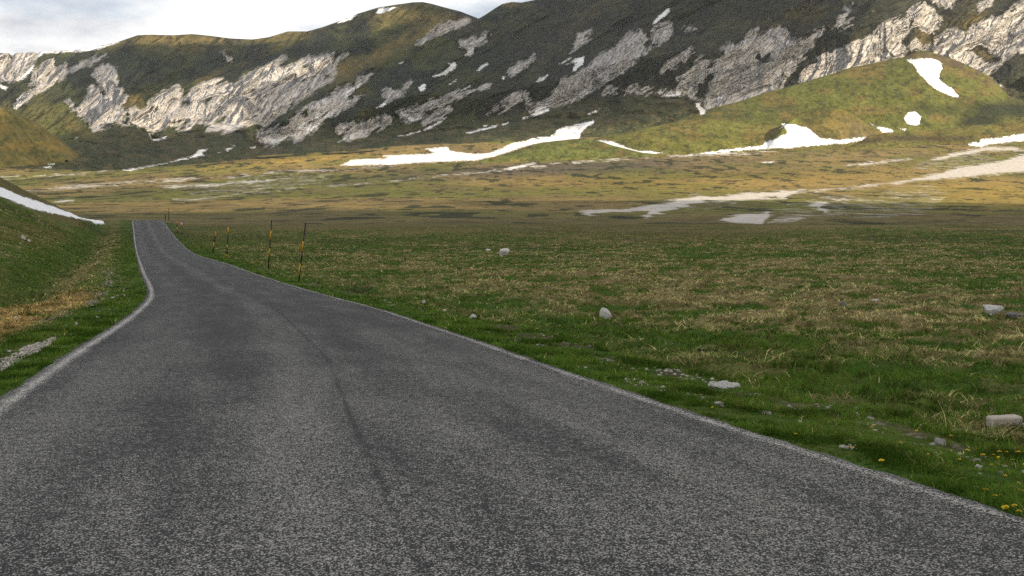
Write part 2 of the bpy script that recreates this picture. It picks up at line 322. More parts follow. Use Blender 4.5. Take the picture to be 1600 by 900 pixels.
PL_S = [60000,3650,3280,2900,2650,2400,2150,1900,1650,1400,1150,900,700,540,440,400,370]
def plain_s(u, v):
    s = interp(v, list(zip(PL_V, PL_S))[1:])
    s = np.where(v < 212, 3650 + (212 - v) * 27, s)
    return s
def crease(u, v):                               # the long spur that divides the rear mountain from the front one
    a = np.array([(760,10),(748,28),(700,48),(640,72),(580,98),(540,122),(505,140),(470,165),(430,190),(400,228),(380,260)], float)
    ub = np.interp(v, a[:, 1], a[:, 0]); return u - ub
def spurs(u, v):
    # gullies run down to the lower left, like the strata in the wall
    w1 = (fbm(u * .012, v * .02, 3, 91) - .5) * 60
    th = math.radians(33)
    p = u * math.cos(th) - v * math.sin(th) + w1; q = u * math.sin(th) + v * math.cos(th) + w1 * .5
    big = ridged(p * .0045, q * .021, 3, 11, .5)
    mid = ridged(p * .013, q * .062, 3, 23, .55)
    fin = ridged(p * .05, q * .16, 3, 37, .6)
    return big, mid, fin
def flutes(u, v):
    w = (fbm(u * .03, v * .03, 3, 71) - .5) * 14
    th = math.radians(62)
    p = u * math.cos(th) - v * math.sin(th); q = u * math.sin(th) + v * math.cos(th) + w
    return ridged(p * .018, q * .105, 3, 53, .55)
def mountain_s(u, v, rock):
    ve = interp(u, EDGE_V); vf = interp(u, FOOT_V); vt = interp(u, TOP_V)
    vf = np.minimum(vf, ve - 8)
    se = plain_s(u, ve)
    sfoot = lerp(3500, 4050, smooth(300, 1200, u)); sfoot = np.maximum(sfoot, se + 300)
    stop = lerp(6300, 6100, smooth(500, 900, u)); stop = stop + 0 * u
    t0 = (ve - v) / (ve - vf); t1 = np.clip((vf - v) / (vf - vt), 0, 1.2)
    s = np.where(v > vf, se + (sfoot - se) * np.abs(np.clip(t0, -1, 1)) ** 1.05 * np.sign(t0 + 1e-9), sfoot + (stop - sfoot) * t1 ** 1.08)
    cr = crease(u, v)
    s = s - 420 * smooth(-14, 10, cr) * smooth(0.03, 0.3, t1) * (1 - smooth(500, 1000, cr))
    big, mid, fin = spurs(u, v)
    amp = smooth(-0.02, 0.18, t1)
    steep = lerp(0.55, 1.0, smooth(60, 130, v)) ; steep = np.where(cr > 0, 0.95, steep)
    rk = np.clip((rock + 4) / 8, 0, 1)
    q = smooth(-20, 60, cr)
    s = s - amp * steep * ((big - .55) * lerp(470, 190, q) + (mid - .55) * lerp(150, 42, q) * (0.5 + .8 * rk) + (fin - .55) * lerp(22, 8, q))
    s = s - rk * amp * (flutes(u, v) - .5) * lerp(55, 18, q)
    s = s - (1 - amp) * ((fbm(u * .02, v * .08, 4, 7) - .5) * 260 * np.clip(t0, 0, 1)) * (1 - smooth(0.0, .02, t1))
    return s

# tone patches of the turf (where it is dry and golden, where it is dark heath)
def blob(u, v, cx, cy, rx, ry, ang=0):
    a = math.radians(ang); dx = u - cx; dy = v - cy
    x = dx * math.cos(a) - dy * math.sin(a); y = dx * math.sin(a) + dy * math.cos(a)
    return np.exp(-((x / rx) ** 2 + (y / ry) ** 2))
DRY = [(270,60,130,14,0,.8),(300,72,70,14,0,.5),(440,55,60,10,8,.8),(620,20,70,14,20,.6),(680,32,70,14,-5,.7),(600,80,80,9,33,1.0),(540,104,30,10,30,1.0),(650,55,60,10,30,.7),
 (205,160,16,14,-20,.9),(20,195,60,20,-30,1.0),(70,175,26,18,0,.45),(120,200,28,12,-30,.7),(215,165,12,10,0,.5),(330,118,30,5,25,.6),(420,80,60,8,25,.4),(1440,65,14,20,0,.8),(1520,30,22,14,30,.6),(1530,82,24,10,-30,.5),
 (590,168,30,8,20,.35),(560,140,10,8,0,.3),(910,30,60,14,35,.25),(790,6,30,6,0,.6),(1250,20,60,20,20,.2)]
def mountain_col(u, v, x, y):
    n = fbm(u * .03, v * .05, 4, 5); n2 = fbm(u * .11, v * .16, 3, 15)
    d = np.zeros_like(u)
    for cx, cy, rx, ry, an, k_ in DRY: d = np.maximum(d, k_ * blob(u, v, cx, cy, rx, ry, an))
    d = np.clip(d * (0.35 + 1.3 * n2) + (n - .62) * .5, 0, 1)[..., None]
    heath = np.array([.026, .031, .024]); grass = np.array([.044, .052, .024]); gold = np.array([.15, .115, .045])
    g = smooth(.35, .65, n)[..., None]
    c = lerp(heath, grass, g)
    low = (1 - smooth(-5, 25, interp(u, FOOT_V) - v))[..., None]      # lower aprons are greener
    c = lerp(c, lerp(np.array([.048, .055, .030]), np.array([.085, .075, .042]), smooth(.4, .7, n2)[..., None]), low * .8)
    kn = blob(u, v, 92, 190, 60, 34)[..., None]
    c = lerp(c, np.array([.085, .095, .032]), np.clip(kn * 1.2, 0, .8))
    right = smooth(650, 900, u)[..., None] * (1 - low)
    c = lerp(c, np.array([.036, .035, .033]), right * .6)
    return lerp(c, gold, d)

def attrs_for(u, v, snow, rock, grav, cap=10):
    sn = sdf_polys(u, v, snow, 6)
    rk = sdf_polys(u, v, rock, cap) if rock else np.full(u.shape, -30.)
    if rock: rk = np.minimum(rk, -sdf_polys(u, v, ROCKHOLE, cap))
    gr = sdf_polys(u, v * 1.0, grav, 6) if grav else np.full(u.shape, -10.)
    return sn, rk, gr

def far_plain_col(u, v, x, y):
    n = fbm(x * .0045, y * .0022, 4, 31); n2 = fbm(x * .02, y * .01, 4, 33)
    green = np.array([.118, .116, .034]); tan = np.array([.175, .132, .055]); brown = np.array([.105, .080, .045]); dark = np.array([.026, .030, .016])
    c = lerp(tan, green, smooth(.40, .58, n)[..., None])
    c = lerp(c, brown, (smooth(.5, .7, n2) * .6)[..., None])
    c = lerp(c, np.array([.115, .090, .042]), (smooth(325, 345, v) * .75)[..., None])
    c = lerp(c, np.array([.075, .062, .055]), np.clip(blob(u, v, 900, 262, 260, 11, 3) * .9, 0, 1)[..., None])
    gold = blob(u, v, 1560, 300, 150, 22) + blob(u, v, 1250, 280, 200, 14, 3) * .6 + blob(u, v, 450, 252, 130, 8, 5) + blob(u, v, 950, 285, 200, 12) * .5
    c = lerp(c, np.array([.26, .18, .052]), np.clip(gold * .8 * (0.5 + n2), 0, 1)[..., None])
    # shaded sides of hollows put in as dark colour, long across the slope
    h = fbm(x * .043 + 7.4, y * .0155 + 2.7, 2, 46); h2 = fbm(x * .10 + 5, y * .032, 2, 48)
    dk = smooth(.675, .70, h) + smooth(.74, .77, h2) * .9
    dk = dk * smooth(372, 352, v)
    return lerp(c, dark, np.clip(dk * .85, 0, 1)[..., None])

def build_far():
    # mountain
    us = np.concatenate([np.arange(-900, -60, 12), np.arange(-60, 1660, 1.6), np.arange(1660, 2600, 12)])
    nrow = 250
    tt = np.linspace(0, 1, nrow)
    ve = interp(us, EDGE_V); vt = interp(us, TOP_V); vt = np.maximum(vt, -130 + 0 * vt)
    U = np.repeat(us[None, :], nrow, 0); V = lerp((ve + 1.5)[None, :], vt[None, :], tt[:, None])
    sn, rk, gr = attrs_for(U, V, SNOW, ROCK, [])
    S = mountain_s(U, V, rk)
    g_ = -np.gradient(V, axis=0) * .5; cg = np.cumsum(g_, 0); S = np.maximum.accumulate(S - cg, 0) + cg
    S = S + np.where(tt[:, None] > .985, (tt[:, None] - .985) / .015 * 60, 0)
    P = P3(U, V, S)
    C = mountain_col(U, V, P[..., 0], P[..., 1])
    big, mid, fin = spurs(U, V); fl = flutes(U, V)
    t1 = np.clip((interp(U, FOOT_V) - V) / 30, 0, 1)
    rkk = np.clip((rk + 4) / 6, 0, 1)
    rk = np.where(rk > -9.9, rk + (mid - .5) * 7 + (fin - .5) * lerp(8, 15, smooth(-20, 60, crease(U, V))) + (fl - .5) * 6 - .8 * smooth(0, 60, crease(U, V)) * smooth(1250, 1100, U), rk)
    th = math.radians(38); pq = U * math.cos(th) - V * math.sin(th); qq = U * math.sin(th) + V * math.cos(th) + (fbm(U * .02, V * .02, 3, 79) - .5) * 30
    wide = ridged(pq * .006, qq * .036, 2, 81, .4); cr = crease(U, V)
    rk = np.where(cr > 0, rk - 7 * smooth(.56, .78, fin * .65 + fbm(U * .05, V * .05, 3, 89) * .35) * smooth(0, 40, cr), rk)
    relief = t1 * ((wide - .5) * lerp(520, 240, smooth(-20, 60, cr)) * (.25 + .9 * rkk) + (mid - .5) * 120 * (.45 + .8 * rkk) + (fin - .5) * 14 * (.5 + .7 * rkk) + (fl - .5) * 70 * rkk) + (1 - t1) * (fbm(U * .03, V * .12, 4, 77) - .5) * 50
    ex = []                                     # back of the ridge, falling away from the viewer
    for dk, dz in ((150, -30), (700, -330), (1800, -1000)):
        q = P[-1].copy(); q[:, 1] += dk; q[:, 2] += dz; ex.append(q)
    P = np.concatenate([P, np.array(ex)], 0)
    def pad(a): return np.concatenate([a, np.repeat(a[-1:], 3, 0)], 0)
    stony = smooth(520, 760, U) * smooth(230, 190, V) * smooth(.50, .72, fin * .6 + mid * .4 + (fbm(U * .02, V * .03, 3, 88) - .5) * .5) * 1.5 + .10
    A = {'col': pad(C).reshape(-1, 3), 'snow': pad(sn).ravel(), 'rock': pad(rk).ravel(), 'gravel': pad(gr).ravel(), 'stony': pad(stony).ravel(), 'relief': pad(relief).ravel()}
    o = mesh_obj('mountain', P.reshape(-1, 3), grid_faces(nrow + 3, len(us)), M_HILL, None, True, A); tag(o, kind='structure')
    # plain
    us = np.concatenate([np.arange(-2500, -60, 30), np.arange(-60, 1660, 1.8), np.arange(1660, 4200, 30)])
    vs = np.concatenate([np.arange(358, 300, -.6), np.arange(300, 205, -.9)])
    U, V = np.meshgrid(us, vs)
    # keep the plain's rear edge under the mountain's foot
    vlim = interp(U, EDGE_V) - 14
    V = np.maximum(V, np.minimum(vlim, 214 + 0 * V)) if False else V
    sn, rk, gr = attrs_for(U, V, SNOW, None, GRAVEL)
    sp_ = sdf_polys(U, V, SPECK, 6)
    S = plain_s(U, V)
    P = P3(U, V, S)
    P[..., 2] += (fbm(P[..., 0] * .006, P[..., 1] * .004, 4, 3) - .5) * 5 * smooth(500, 1200, P[..., 1]) + (fbm(P[..., 0] * .03, P[..., 1] * .02, 3, 13) - .5) * 1.6
    P[..., 2] -= np.maximum(0, (interp(U, EDGE_V) - V) - 3) * 6.0
    gr = gr - 3.6 * smooth(.50, .66, fbm(P[..., 0] * .030, P[..., 1] * .011, 4, 59, .6)) * smooth(1420, 1300, U)
    gr = np.maximum(gr * 1.3, np.clip(sp_, -6, 0) - 1.0)
    C = far_plain_col(U, V, P[..., 0], P[..., 1])
    A = {'col': C.reshape(-1, 3), 'snow': sn.ravel(), 'rock': np.full(sn.size, -30.), 'gravel': gr.ravel(), 'stony': np.full(sn.size, .1)}
    o = mesh_obj('plain', P.reshape(-1, 3), grid_faces(len(vs), len(us)), M_PLAIN, None, True, A); tag(o, kind='structure')

def surf_s(u, v):
    m_ = mountain_s(u, v, np.full(u.shape, -30.)); return np.where(v > interp(u, EDGE_V), plain_s(u, v), np.minimum(m_, plain_s(u, v) + 0 * v))
def foothill(name, top, base_v, d_top, bumps, colf, snow, rock=None, n=90, amp=25, seed=1, base_s=None, mat=None, rnd=.6, push=0):
    u0, u1 = top[0][0], top[-1][0]
    us = np.arange(u0, u1 + .1, 1.6)
    vt = interp(us, top); vt = vt + (fbm(us * .04, us * 0, 3, seed + 3) - .5) * 2.0
    vb = interp(us, base_v); vt = np.minimum(vt, vb - .5)
    t = np.linspace(0, 1, n)
    U = np.repeat(us[None, :], n, 0); V = lerp(vb[None, :], vt[None, :], t[:, None])
    sb = surf_s(us, vb) - 15 + push if base_s is None else interp(us, base_s)
    T = t[:, None]
    hgt = (vb - vt) / max(1, (vb - vt).max())
    prof = (1 - rnd) * T + rnd * (1 - np.sqrt(np.maximum(0, 1 - T ** 2)))
    S = sb[None, :] + d_top * hgt[None, :] ** .7 * prof
    S = S - (ridged(U * .007 + V * .008, V * .014, 3, seed) - .55) * amp * np.sin(np.pi * np.clip(T, 0, 1)) ** .6 * 3
    S = S - (fbm(U * .06, V * .12, 3, seed + 9) - .5) * amp * np.sin(np.pi * T)
    sn, rk, gr = attrs_for(U, V, snow, rock, [])
    g_ = -np.gradient(V, axis=0) * 1.6; cg = np.cumsum(g_, 0); S = np.maximum.accumulate(S - cg, 0) + cg
    P = P3(U, V, S)
    C = colf(U, V)
    ex = []
    for k_ in ((60, -6), (260, -60), (600, -220)):
        q = P[-1].copy(); q[:, 1] += k_[0]; q[:, 2] += k_[1]; ex.append(q)
    q0 = P[:1].copy(); q0[..., 1] -= 15; q0[..., 2] -= 14
    P = np.concatenate([q0, P, np.array(ex)], 0)
    def pad(a): return np.concatenate([a[:1], a, np.repeat(a[-1:], 3, 0)], 0)
    A = {'col': pad(C).reshape(-1, 3), 'snow': pad(sn).ravel(), 'rock': pad(rk).ravel(), 'gravel': pad(gr).ravel(), 'stony': np.full(P.shape[0] * P.shape[1], .1)}
    o = mesh_obj(name, P.reshape(-1, 3), grid_faces(n + 4, len(us)), mat or M_HILL, None, True, A)
    tag(o, kind='structure'); return o

def green_col(dry=.3, base=(.100, .112, .030), seed=1, dk=.6):
    def f(U, V):
        n = fbm(U * .035, V * .07, 4, seed); n2 = fbm(U * .12, V * .22, 3, seed + 4)
        c = lerp(np.array(base), np.array([.135, .105, .038]), np.clip(smooth(.45, .7, n) * .8 + dry * .5, 0, 1)[..., None])
        c = lerp(c, np.array([.040, .048, .022]), (smooth(.60, .68, n2) * dk)[..., None])
        return c
    return f
def knoll_col(U, V):
    c = green_col(.3, (.050, .056, .024), seed=11)(U, V)
    c = lerp(np.array([.12, .13, .036]), c, smooth(1236, 1262, U)[..., None])
    tan = smooth(1295, 1350, U) * smooth(172, 190, V)  # shaded dark flank, sunlit tan side and bright rim put into the turf colour
    c = lerp(c, np.array([.14, .115, .06]), (tan * .8)[..., None])
    rim = np.clip(1 - np.abs(V - interp(U, [(1216,206),(1240,185),(1270,170),(1290,167),(1312,169),(1330,176),(1350,190),(1378,207)]) - 3) / 4, 0, 1) * smooth(1290, 1310, U)
    c = lerp(c, np.array([.11, .10, .035]), smooth(214, 224, V)[..., None])
    return lerp(c, np.array([.15, .13, .035]), (rim * .8)[..., None])
def terrace_col(U, V):
    c = green_col(.5, (.105, .105, .032), seed=15)(U, V)
    d = np.exp(-((V - interp(U, [(1340,222),(1400,216),(1500,217),(1600,214)])) / 4.5) ** 2) * smooth(1540, 1500, U) * (.5 + fbm(U * .06, V * .1, 3, 19))  # shade on the front bank put into the colour as a dark band
    return lerp(c, np.array([.05, .042, .028]), np.clip(d, 0, 1)[..., None] * .85)
def big_col(U, V):
    c = green_col(.22, seed=7)(U, V)
    top_ = interp(U, [(1200,143),(1325,107),(1375,96),(1412,89),(1432,80),(1448,79),(1462,83),(1500,97),(1548,120),(1600,158)])
    k = smooth(22, 3, V - top_) * smooth(1380, 1440, U) * smooth(.35, .6, fbm(U * .1, V * .1, 3, 29))
    c = lerp(c, np.array([.085, .065, .045]), np.clip(k, 0, 1)[..., None])
    for cx, cy, rx, ry in ((1030, 199, 60, 5), (1150, 183, 60, 4), (1225, 170, 30, 8), (1200, 196, 30, 6), (1450, 170, 40, 8), (1120, 172, 40, 4)):  # shade behind the nearer crest painted in as dark green hollows
        c = lerp(c, np.array([.055, .062, .026]), np.clip(blob(U, V, cx, cy, rx, ry) * (.4 + fbm(U * .07, V * .14, 3, 39)), 0, .8)[..., None])
    k = blob(U, V, 1570, 172, 60, 13) + blob(U, V, 1530, 190, 30, 8)  # shadowed hollow at the right end, its shade put into the colour
    return lerp(c, np.array([.030, .036, .020]), np.clip(k * 1.3, 0, 1)[..., None])
def mid_col(U, V):
    c = green_col(.1, (.120, .122, .034), seed=9)(U, V)
    e = np.clip(blob(U, V, 1215, 207, 16, 9), 0, 1)[..., None]
    return lerp(c, np.array([.14, .10, .05]), e)
build_far()
foothill('hill', [(-500,80),(-200,120),(-100,140),(0,167),(25,178),(46,190),(60,201),(76,217),(90,234),(102,250)], [(-500,262),(0,262),(102,253)], 260, None, green_col(.45, (.080, .078, .032), seed=3), [], amp=9, seed=3)
foothill('hill', [(900,229),(930,217),(1012,200),(1075,185),(1102,172),(1150,160),(1200,143),(1250,130),(1325,107),(1375,96),(1412,89),(1432,80),(1448,79),(1462,83),(1500,97),(1530,110),(1548,120),(1562,134),(1575,150),(1600,158),(1640,164),(1750,170)],
   [(900,231),(1000,236),(1572,222),(1750,215)], 900, None, big_col, SNOW, None, amp=16, seed=7, push=50)
foothill('hill', [(915,236),(930,226),(960,212),(1012,200),(1060,190),(1110,186),(1160,188),(1210,192),(1235,203),(1250,215),(1262,228)], [(915,240),(1000,243),(1262,232)], 420, None, mid_col, SNOW, amp=9, seed=9)
foothill('hill', [(1198,233),(1210,216),(1222,200),(1234,189),(1255,176),(1270,170),(1290,167),(1312,169),(1330,176),(1350,190),(1368,200),(1378,207),(1392,214)], [(1198,235),(1222,235),(1300,231),(1392,224)], 110, None, knoll_col, SNOW, amp=8, seed=11)
foothill('hill', [(745,252),(790,240),(830,227),(862,221),(885,218),(907,217),(935,220),(960,228),(1000,238),(1040,243)], [(745,254),(860,250),(1040,244)], 260, None, green_col(.1, (.10, .115, .035), seed=13), [], amp=6, seed=13)
foothill('hill', [(1322,232),(1345,221),(1358,211),(1380,207),(1410,204),(1450,198),(1520,189),(1600,181),(1700,170),(2200,140)], [(1322,234),(1450,226),(1600,222),(2200,200)], 420, None, terrace_col, [SNOW[-1]], amp=7, seed=15)
# ------------------------------------------------------------------ clouds (they stand outside the picture, up towards the sun, and shade the land)
def cloud_mat():
    m, n, l, b = new_mat('cloud_vapour')
    n.remove(b)
    out = n['Material Output']
    geo = n.new('ShaderNodeNewGeometry')
    ns = noise(n, l, geo.outputs['Position'], 0.004, 6, 0.6)
    d = attr(n, 'dens').outputs['Fac']
    f = mathn(n, l, 'ADD', d, mathn(n, l, 'MULTIPLY', mathn(n, l, 'SUBTRACT', ns, 0.5), mathn(n, l, 'MULTIPLY', mathn(n, l, 'SUBTRACT', 1.0, d), 1.2)), True)
    df = n.new('ShaderNodeBsdfDiffuse'); df.inputs['Color'].default_value = (.85, .86, .88, 1)
    tl = n.new('ShaderNodeBsdfTranslucent'); tl.inputs['Color'].default_value = (.8, .8, .8, 1)
    a = n.new('ShaderNodeMixShader'); a.inputs[0].default_value = .25; l.new(df.outputs[0], a.inputs[1]); l.new(tl.outputs[0], a.inputs[2])
    tr = n.new('ShaderNodeBsdfTransparent'); x = n.new('ShaderNodeMixShader')
    l.new(f, x.inputs[0]); l.new(tr.outputs[0], x.inputs[1]); l.new(a.outputs[0], x.inputs[2]); l.new(x.outputs[0], out.inputs['Surface'])
    return m
M_CLOUD = cloud_mat()
def to_cloud(P, H):
    k = (H - P[..., 2]) / SUN_DIR[2]
    return P[..., :2] + SUN_DIR[:2] * k[..., None]
def densify(poly, step=12.0):
    out = []
    for i in range(len(poly)):
        a = np.array(poly[i], float); b = np.array(poly[(i + 1) % len(poly)], float)
        k = max(1, int(np.hypot(*(b - a)) / step))
        for j in range(k): out.append(a + (b - a) * j / k)
    return np.array(out)
def cloud(foot, H, dens, soft, thick, seed):
    foot = np.asarray(foot, float); lo = foot.min(0) - soft; hi = foot.max(0) + soft
    nx = int(np.clip((hi[0] - lo[0]) / 45, 30, 160)); ny = int(np.clip((hi[1] - lo[1]) / 45, 30, 160))
    X, Y = np.meshgrid(np.linspace(lo[0], hi[0], nx), np.linspace(lo[1], hi[1], ny))
    sc = soft / 8.0
    sd_ = sdf_polys(X / sc, Y / sc, [foot / sc], 10) * sc
    sd_ = sd_ + (fbm(X / 500, Y / 500, 4, seed) - .5) * soft * 1.3
    e = np.clip((sd_ + soft * .5) / soft, 0, 1); e = e * e * (3 - 2 * e)
    bump = fbm(X / 380, Y / 380, 4, seed + 5)
    top = H + thick * np.sqrt(e) * (.5 + bump) + 1; bot = H - thick * .25 * np.sqrt(e) * (.6 + .6 * fbm(X / 300, Y / 300, 3, seed + 8))
    n_ = nx * ny
    V = np.concatenate([np.stack([X, Y, top], -1).reshape(-1, 3), np.stack([X, Y, bot], -1).reshape(-1, 3)])
    D = np.tile((e * dens).ravel(), 2)
    Fc = grid_faces(ny, nx); keep = (e.ravel()[Fc] > 0.002).any(1); Fc = Fc[keep]
    Fs = np.concatenate([Fc, Fc[:, ::-1] + n_])
    used = np.unique(Fs); rm = np.full(2 * n_, -1); rm[used] = np.arange(len(used))
    o = mesh_obj('cloud', V[used], rm[Fs], M_CLOUD, None, True, {'dens': D[used]}); tag(o, kind='structure')
def cloud_over(poly_uv, sfun, H, dens, soft, thick, seed):
    p = densify(poly_uv); P = P3(p[:, 0], p[:, 1], sfun(p[:, 0], p[:, 1]))
    cloud(to_cloud(P, H), H, dens, soft, thick, seed)
def smooth_mountain_s(u, v):
    s = mountain_s(u, v, np.full(u.shape, -30.)); return np.where(v < 215, s, s)
# shade on the foreground
far_edge = densify([(-1500,346),(-200,346),(300,345),(620,343),(900,344),(1100,350),(1300,343),(1400,334),(1500,327),(1700,321)][::1] , 20)
far_edge = far_edge[:np.argmax(far_edge[:, 0] >= 1690) + 1]
Pf = P3(far_edge[:, 0], far_edge[:, 1], plain_s(far_edge[:, 0], far_edge[:, 1]))
Q = to_cloud(Pf, 1400.0)
near_off = SUN_DIR[:2] * 1400 / SUN_DIR[2]
foot = np.concatenate([Q, np.array([[2600, 300], [2600, -1500], [-2200, -1500], [-2200, 300]]) + near_off])
cloud(foot, 1400.0, .93, 150, 260, 3)
cloud_over([(-900,303),(0,298),(300,290),(520,278),(760,268),(1000,262),(1200,264),(1230,272),(1040,283),(900,303),(880,325),(900,352),(-900,352)], lambda u, v: plain_s(u, v), 2000.0, .30, 200, 250, 7)
cloud_over([(748,15),(700,52),(620,88),(560,120),(530,150),(520,190),(540,226),(560,236),(640,222),(700,212),(800,204),(930,188),(1060,168),(1120,176),(1190,150),(1215,108),(1285,58),(1335,12),(1370,-110),(760,-110)], smooth_mountain_s, 3000.0, .75, 170, 300, 11)
cloud_over([(175,84),(260,74),(400,82),(500,62),(600,66),(570,92),(440,88),(350,112),(282,124),(215,146),(198,130)], smooth_mountain_s, 3000.0, .72, 130, 240, 13)
cloud_over([(60,225),(140,212),(195,197),(260,214),(330,206),(380,200),(440,230),(700,214),(700,222),(540,238),(400,248),(290,258),(190,268),(60,268)], smooth_mountain_s, 2400.0, .55, 120, 200, 17)

# ------------------------------------------------------------------ the near land: road profile measured along the view
V_T = [345,360,381,395,406,415,427,465,485,505,545,605]
UL_T = [206,206.5,208,210,212,214,217,224,203,172,105,0]
UR_T = [256,267.5,286,304,338,369,402,534,614,677,802,978]
ROADW = 6.2
def prof_tables():
    xs = []; zs = []; cs = []
    for v, ul, ur in zip(V_T, UL_T, UR_T):
        s = F * ROADW / (ur - ul); p = P3(np.array(ul), np.array(v), np.array(s)); q = P3(np.array(ur), np.array(v), np.array(s))
        xs.append(float(p[1])); zs.append(float(p[2])); cs.append(float((p[0] + q[0]) / 2))
    o = np.argsort(xs); return np.array(xs)[o], np.array(zs)[o], np.array(cs)[o]
YT, ZT, CT = prof_tables()
YT = np.concatenate([[-30, 4.1], YT, [212, 235, 280, 330]]); ZT = np.concatenate([[.15, -1.56], ZT, [ZT[-1] - .25, ZT[-1] - 1.6, ZT[-1] - 5.0, ZT[-1] - 8.5]])
c4 = 0.5 * (P3(np.array(-430.), np.array(900.), np.array(4.2))[0] + P3(np.array(1935.), np.array(900.), np.array(4.2))[0])
CT = np.concatenate([[c4 + .27 * 34, c4], CT, [CT[-1] - 4.5, CT[-1] - 12, CT[-1] - 30, CT[-1] - 50]])
# smoothing on a fine table so that the verge lines run fair
_yy = np.arange(-30, 331, .25)
def _fair(tab, w):
    a = pchip(_yy, YT, tab)
    for _ in range(2):
        k_ = w; c = np.cumsum(np.insert(np.pad(a, (k_, k_), 'edge'), 0, 0)); a = (c[2 * k_ + 1:] - c[:-(2 * k_ + 1)]) / (2 * k_ + 1)
    return a
_zr = _fair(ZT, 7); _cr = _fair(CT, 14)
def zroad(y): return np.interp(y, _yy, _zr)
def croad(y): return np.interp(y, _yy, _cr)
def H(x, y, detail=True):
    """height of the near land"""
    zr = zroad(y); c = croad(y)
    lr = x - (c + ROADW / 2); ll = (c - ROADW / 2) - x
    z = zr.copy() if hasattr(zr, 'copy') else np.array(zr)
    # right: verge, small bank, open meadow
    fieldz = zr - .55 + 0.15 * smooth(20, 60, y) - .45 * smooth(170, 205, y)
    vw = 2.1 + .9 * (fbm(y * .15, y * 0, 3, 61) - .5) + smooth(5, 0, y) * .4
    zR = lerp(zr - .03 - .035 * np.clip(lr, 0, 3), fieldz, smooth(vw - .9, vw + 1.1, lr))
    # left: verge, ditch, slope rising to the hill
    k = np.interp(y, [0, 30, 60, 110, 150, 168, 190, 230], [.0, .06, .13, .36, .47, .52, .14, -.1])
    ditch = -.75 * np.exp(-((ll - 5.0) / 1.9) ** 2) * smooth(22, 38, y) * smooth(190, 120, y)
    rim = .16 * np.exp(-((ll - 2.6) / .8) ** 2) * smooth(25, 40, y)
    l2 = np.clip(ll - 4.5, 0, 60)
    zL = zr - .03 - .03 * np.clip(ll, 0, 3) + ditch + rim + k * l2 - .004 * np.clip(l2 - 22, 0, 60) ** 2 * smooth(30, 80, y) - .12 * smooth(2, 4, ll) * smooth(35, 15, y)
    z = np.where(lr > 0, zR, np.where(ll > 0, zL, zr - .07 * smooth(0, -.25, np.maximum(lr, ll)) - .01))
    off = np.maximum(lr, ll)
    if detail:
        a = smooth(.3, 3, off)
        z = z + a * ((fbm(x * .11, y * .11, 3, 101) - .5) * .42 * smooth(2, 9, off) + (fbm(x * .7, y * .7, 3, 103) - .5) * .16 + smooth(.5, .8, fbm(x * 1.9, y * 1.9, 3, 105)) * .10)
        z = z + smooth(2.2, 4, off) * smooth(130, 60, y) * smooth(.48, .58, fbm(x * .75, y * 1.0, 4, 201, .66)) * .09
        z = z + smooth(.0, .25, off) * (fbm(x * 6, y * 6, 2, 107) - .5) * .035
        z = z + smooth(60, 150, y) * smooth(2, 12, off) * (fbm(x * .03, y * .03, 3, 109) - .5) * 1.0 * np.where(lr > 0, .6, 1.)
    zfar = -14.6
    return lerp(z, zfar, smooth(262, 330, y) * np.ones_like(z))
def lats(x, y):
    c = croad(y); return x - (c + ROADW / 2), (c - ROADW / 2) - x
def ground_at(u, v, s0=2.5, s1=300):
    u = np.atleast_1d(np.asarray(u, float)); v = np.atleast_1d(np.asarray(v, float))
    ss = np.geomspace(s0, s1, 1500)
    out = []
    for a, b in zip(u, v):
        P = P3(a, b, ss); h = H(P[:, 0], P[:, 1])
        i = np.argmax(P[:, 2] < h)
        out.append((P[i, 0], P[i, 1], h[i]))
    return np.array(out)

GREEN = np.array([.040, .084, .010]); GREEN2 = np.array([.066, .098, .016]); STRAW = np.array([.200, .162, .078]); STRAW2 = np.array([.150, .110, .048]); SOIL = np.array([.085, .062, .042])
def straw_amount(x, y):
    lr, ll = lats(x, y)
    n = fbm(x * .75, y * 1.0, 4, 201, .66); m = fbm(x * .09, y * .09, 3, 203); b = fbm(x * .025, y * .025 + 5, 2, 207)
    s = smooth(.52, .585, n + (m - .5) * .34 + (b - .5) * .10 - .012 * smooth(30, 70, y))
    band = .55 + .45 * smooth(4, 14, lr)
    right = s * (.25 + .75 * smooth(2.0, 3.6, lr)) * smooth(.3, 2.2, lr)
    edge = np.exp(-((lr - 3.3 - 1.2 * (fbm(y * .2, x * .2, 2, 211) - .5)) / .75) ** 2) * smooth(.38, .6, n) * .95
    green_gap = np.exp(-((lr - 6.0) / 1.6) ** 2) * smooth(45, 25, y)
    right = np.maximum(right * (1 - green_gap * .45), edge)
    near_l = smooth(1.1, 1.9, ll) * smooth(44, 32, y) * smooth(.25, .42, n)
    bank = np.exp(-((ll - 3.3) / 1.6) ** 2) * smooth(24, 34, y) * smooth(.3, .55, n) * .9
    left = np.maximum(np.maximum(near_l, bank), s * smooth(6, 9, ll) * .6)
    far = smooth(140, 200, y) * .8 * smooth(.3, .5, fbm(x * .08, y * .05, 3, 253))
    a = np.where(lr > 0, np.maximum(right * band, far), left)
    return np.clip(a, 0, 1)
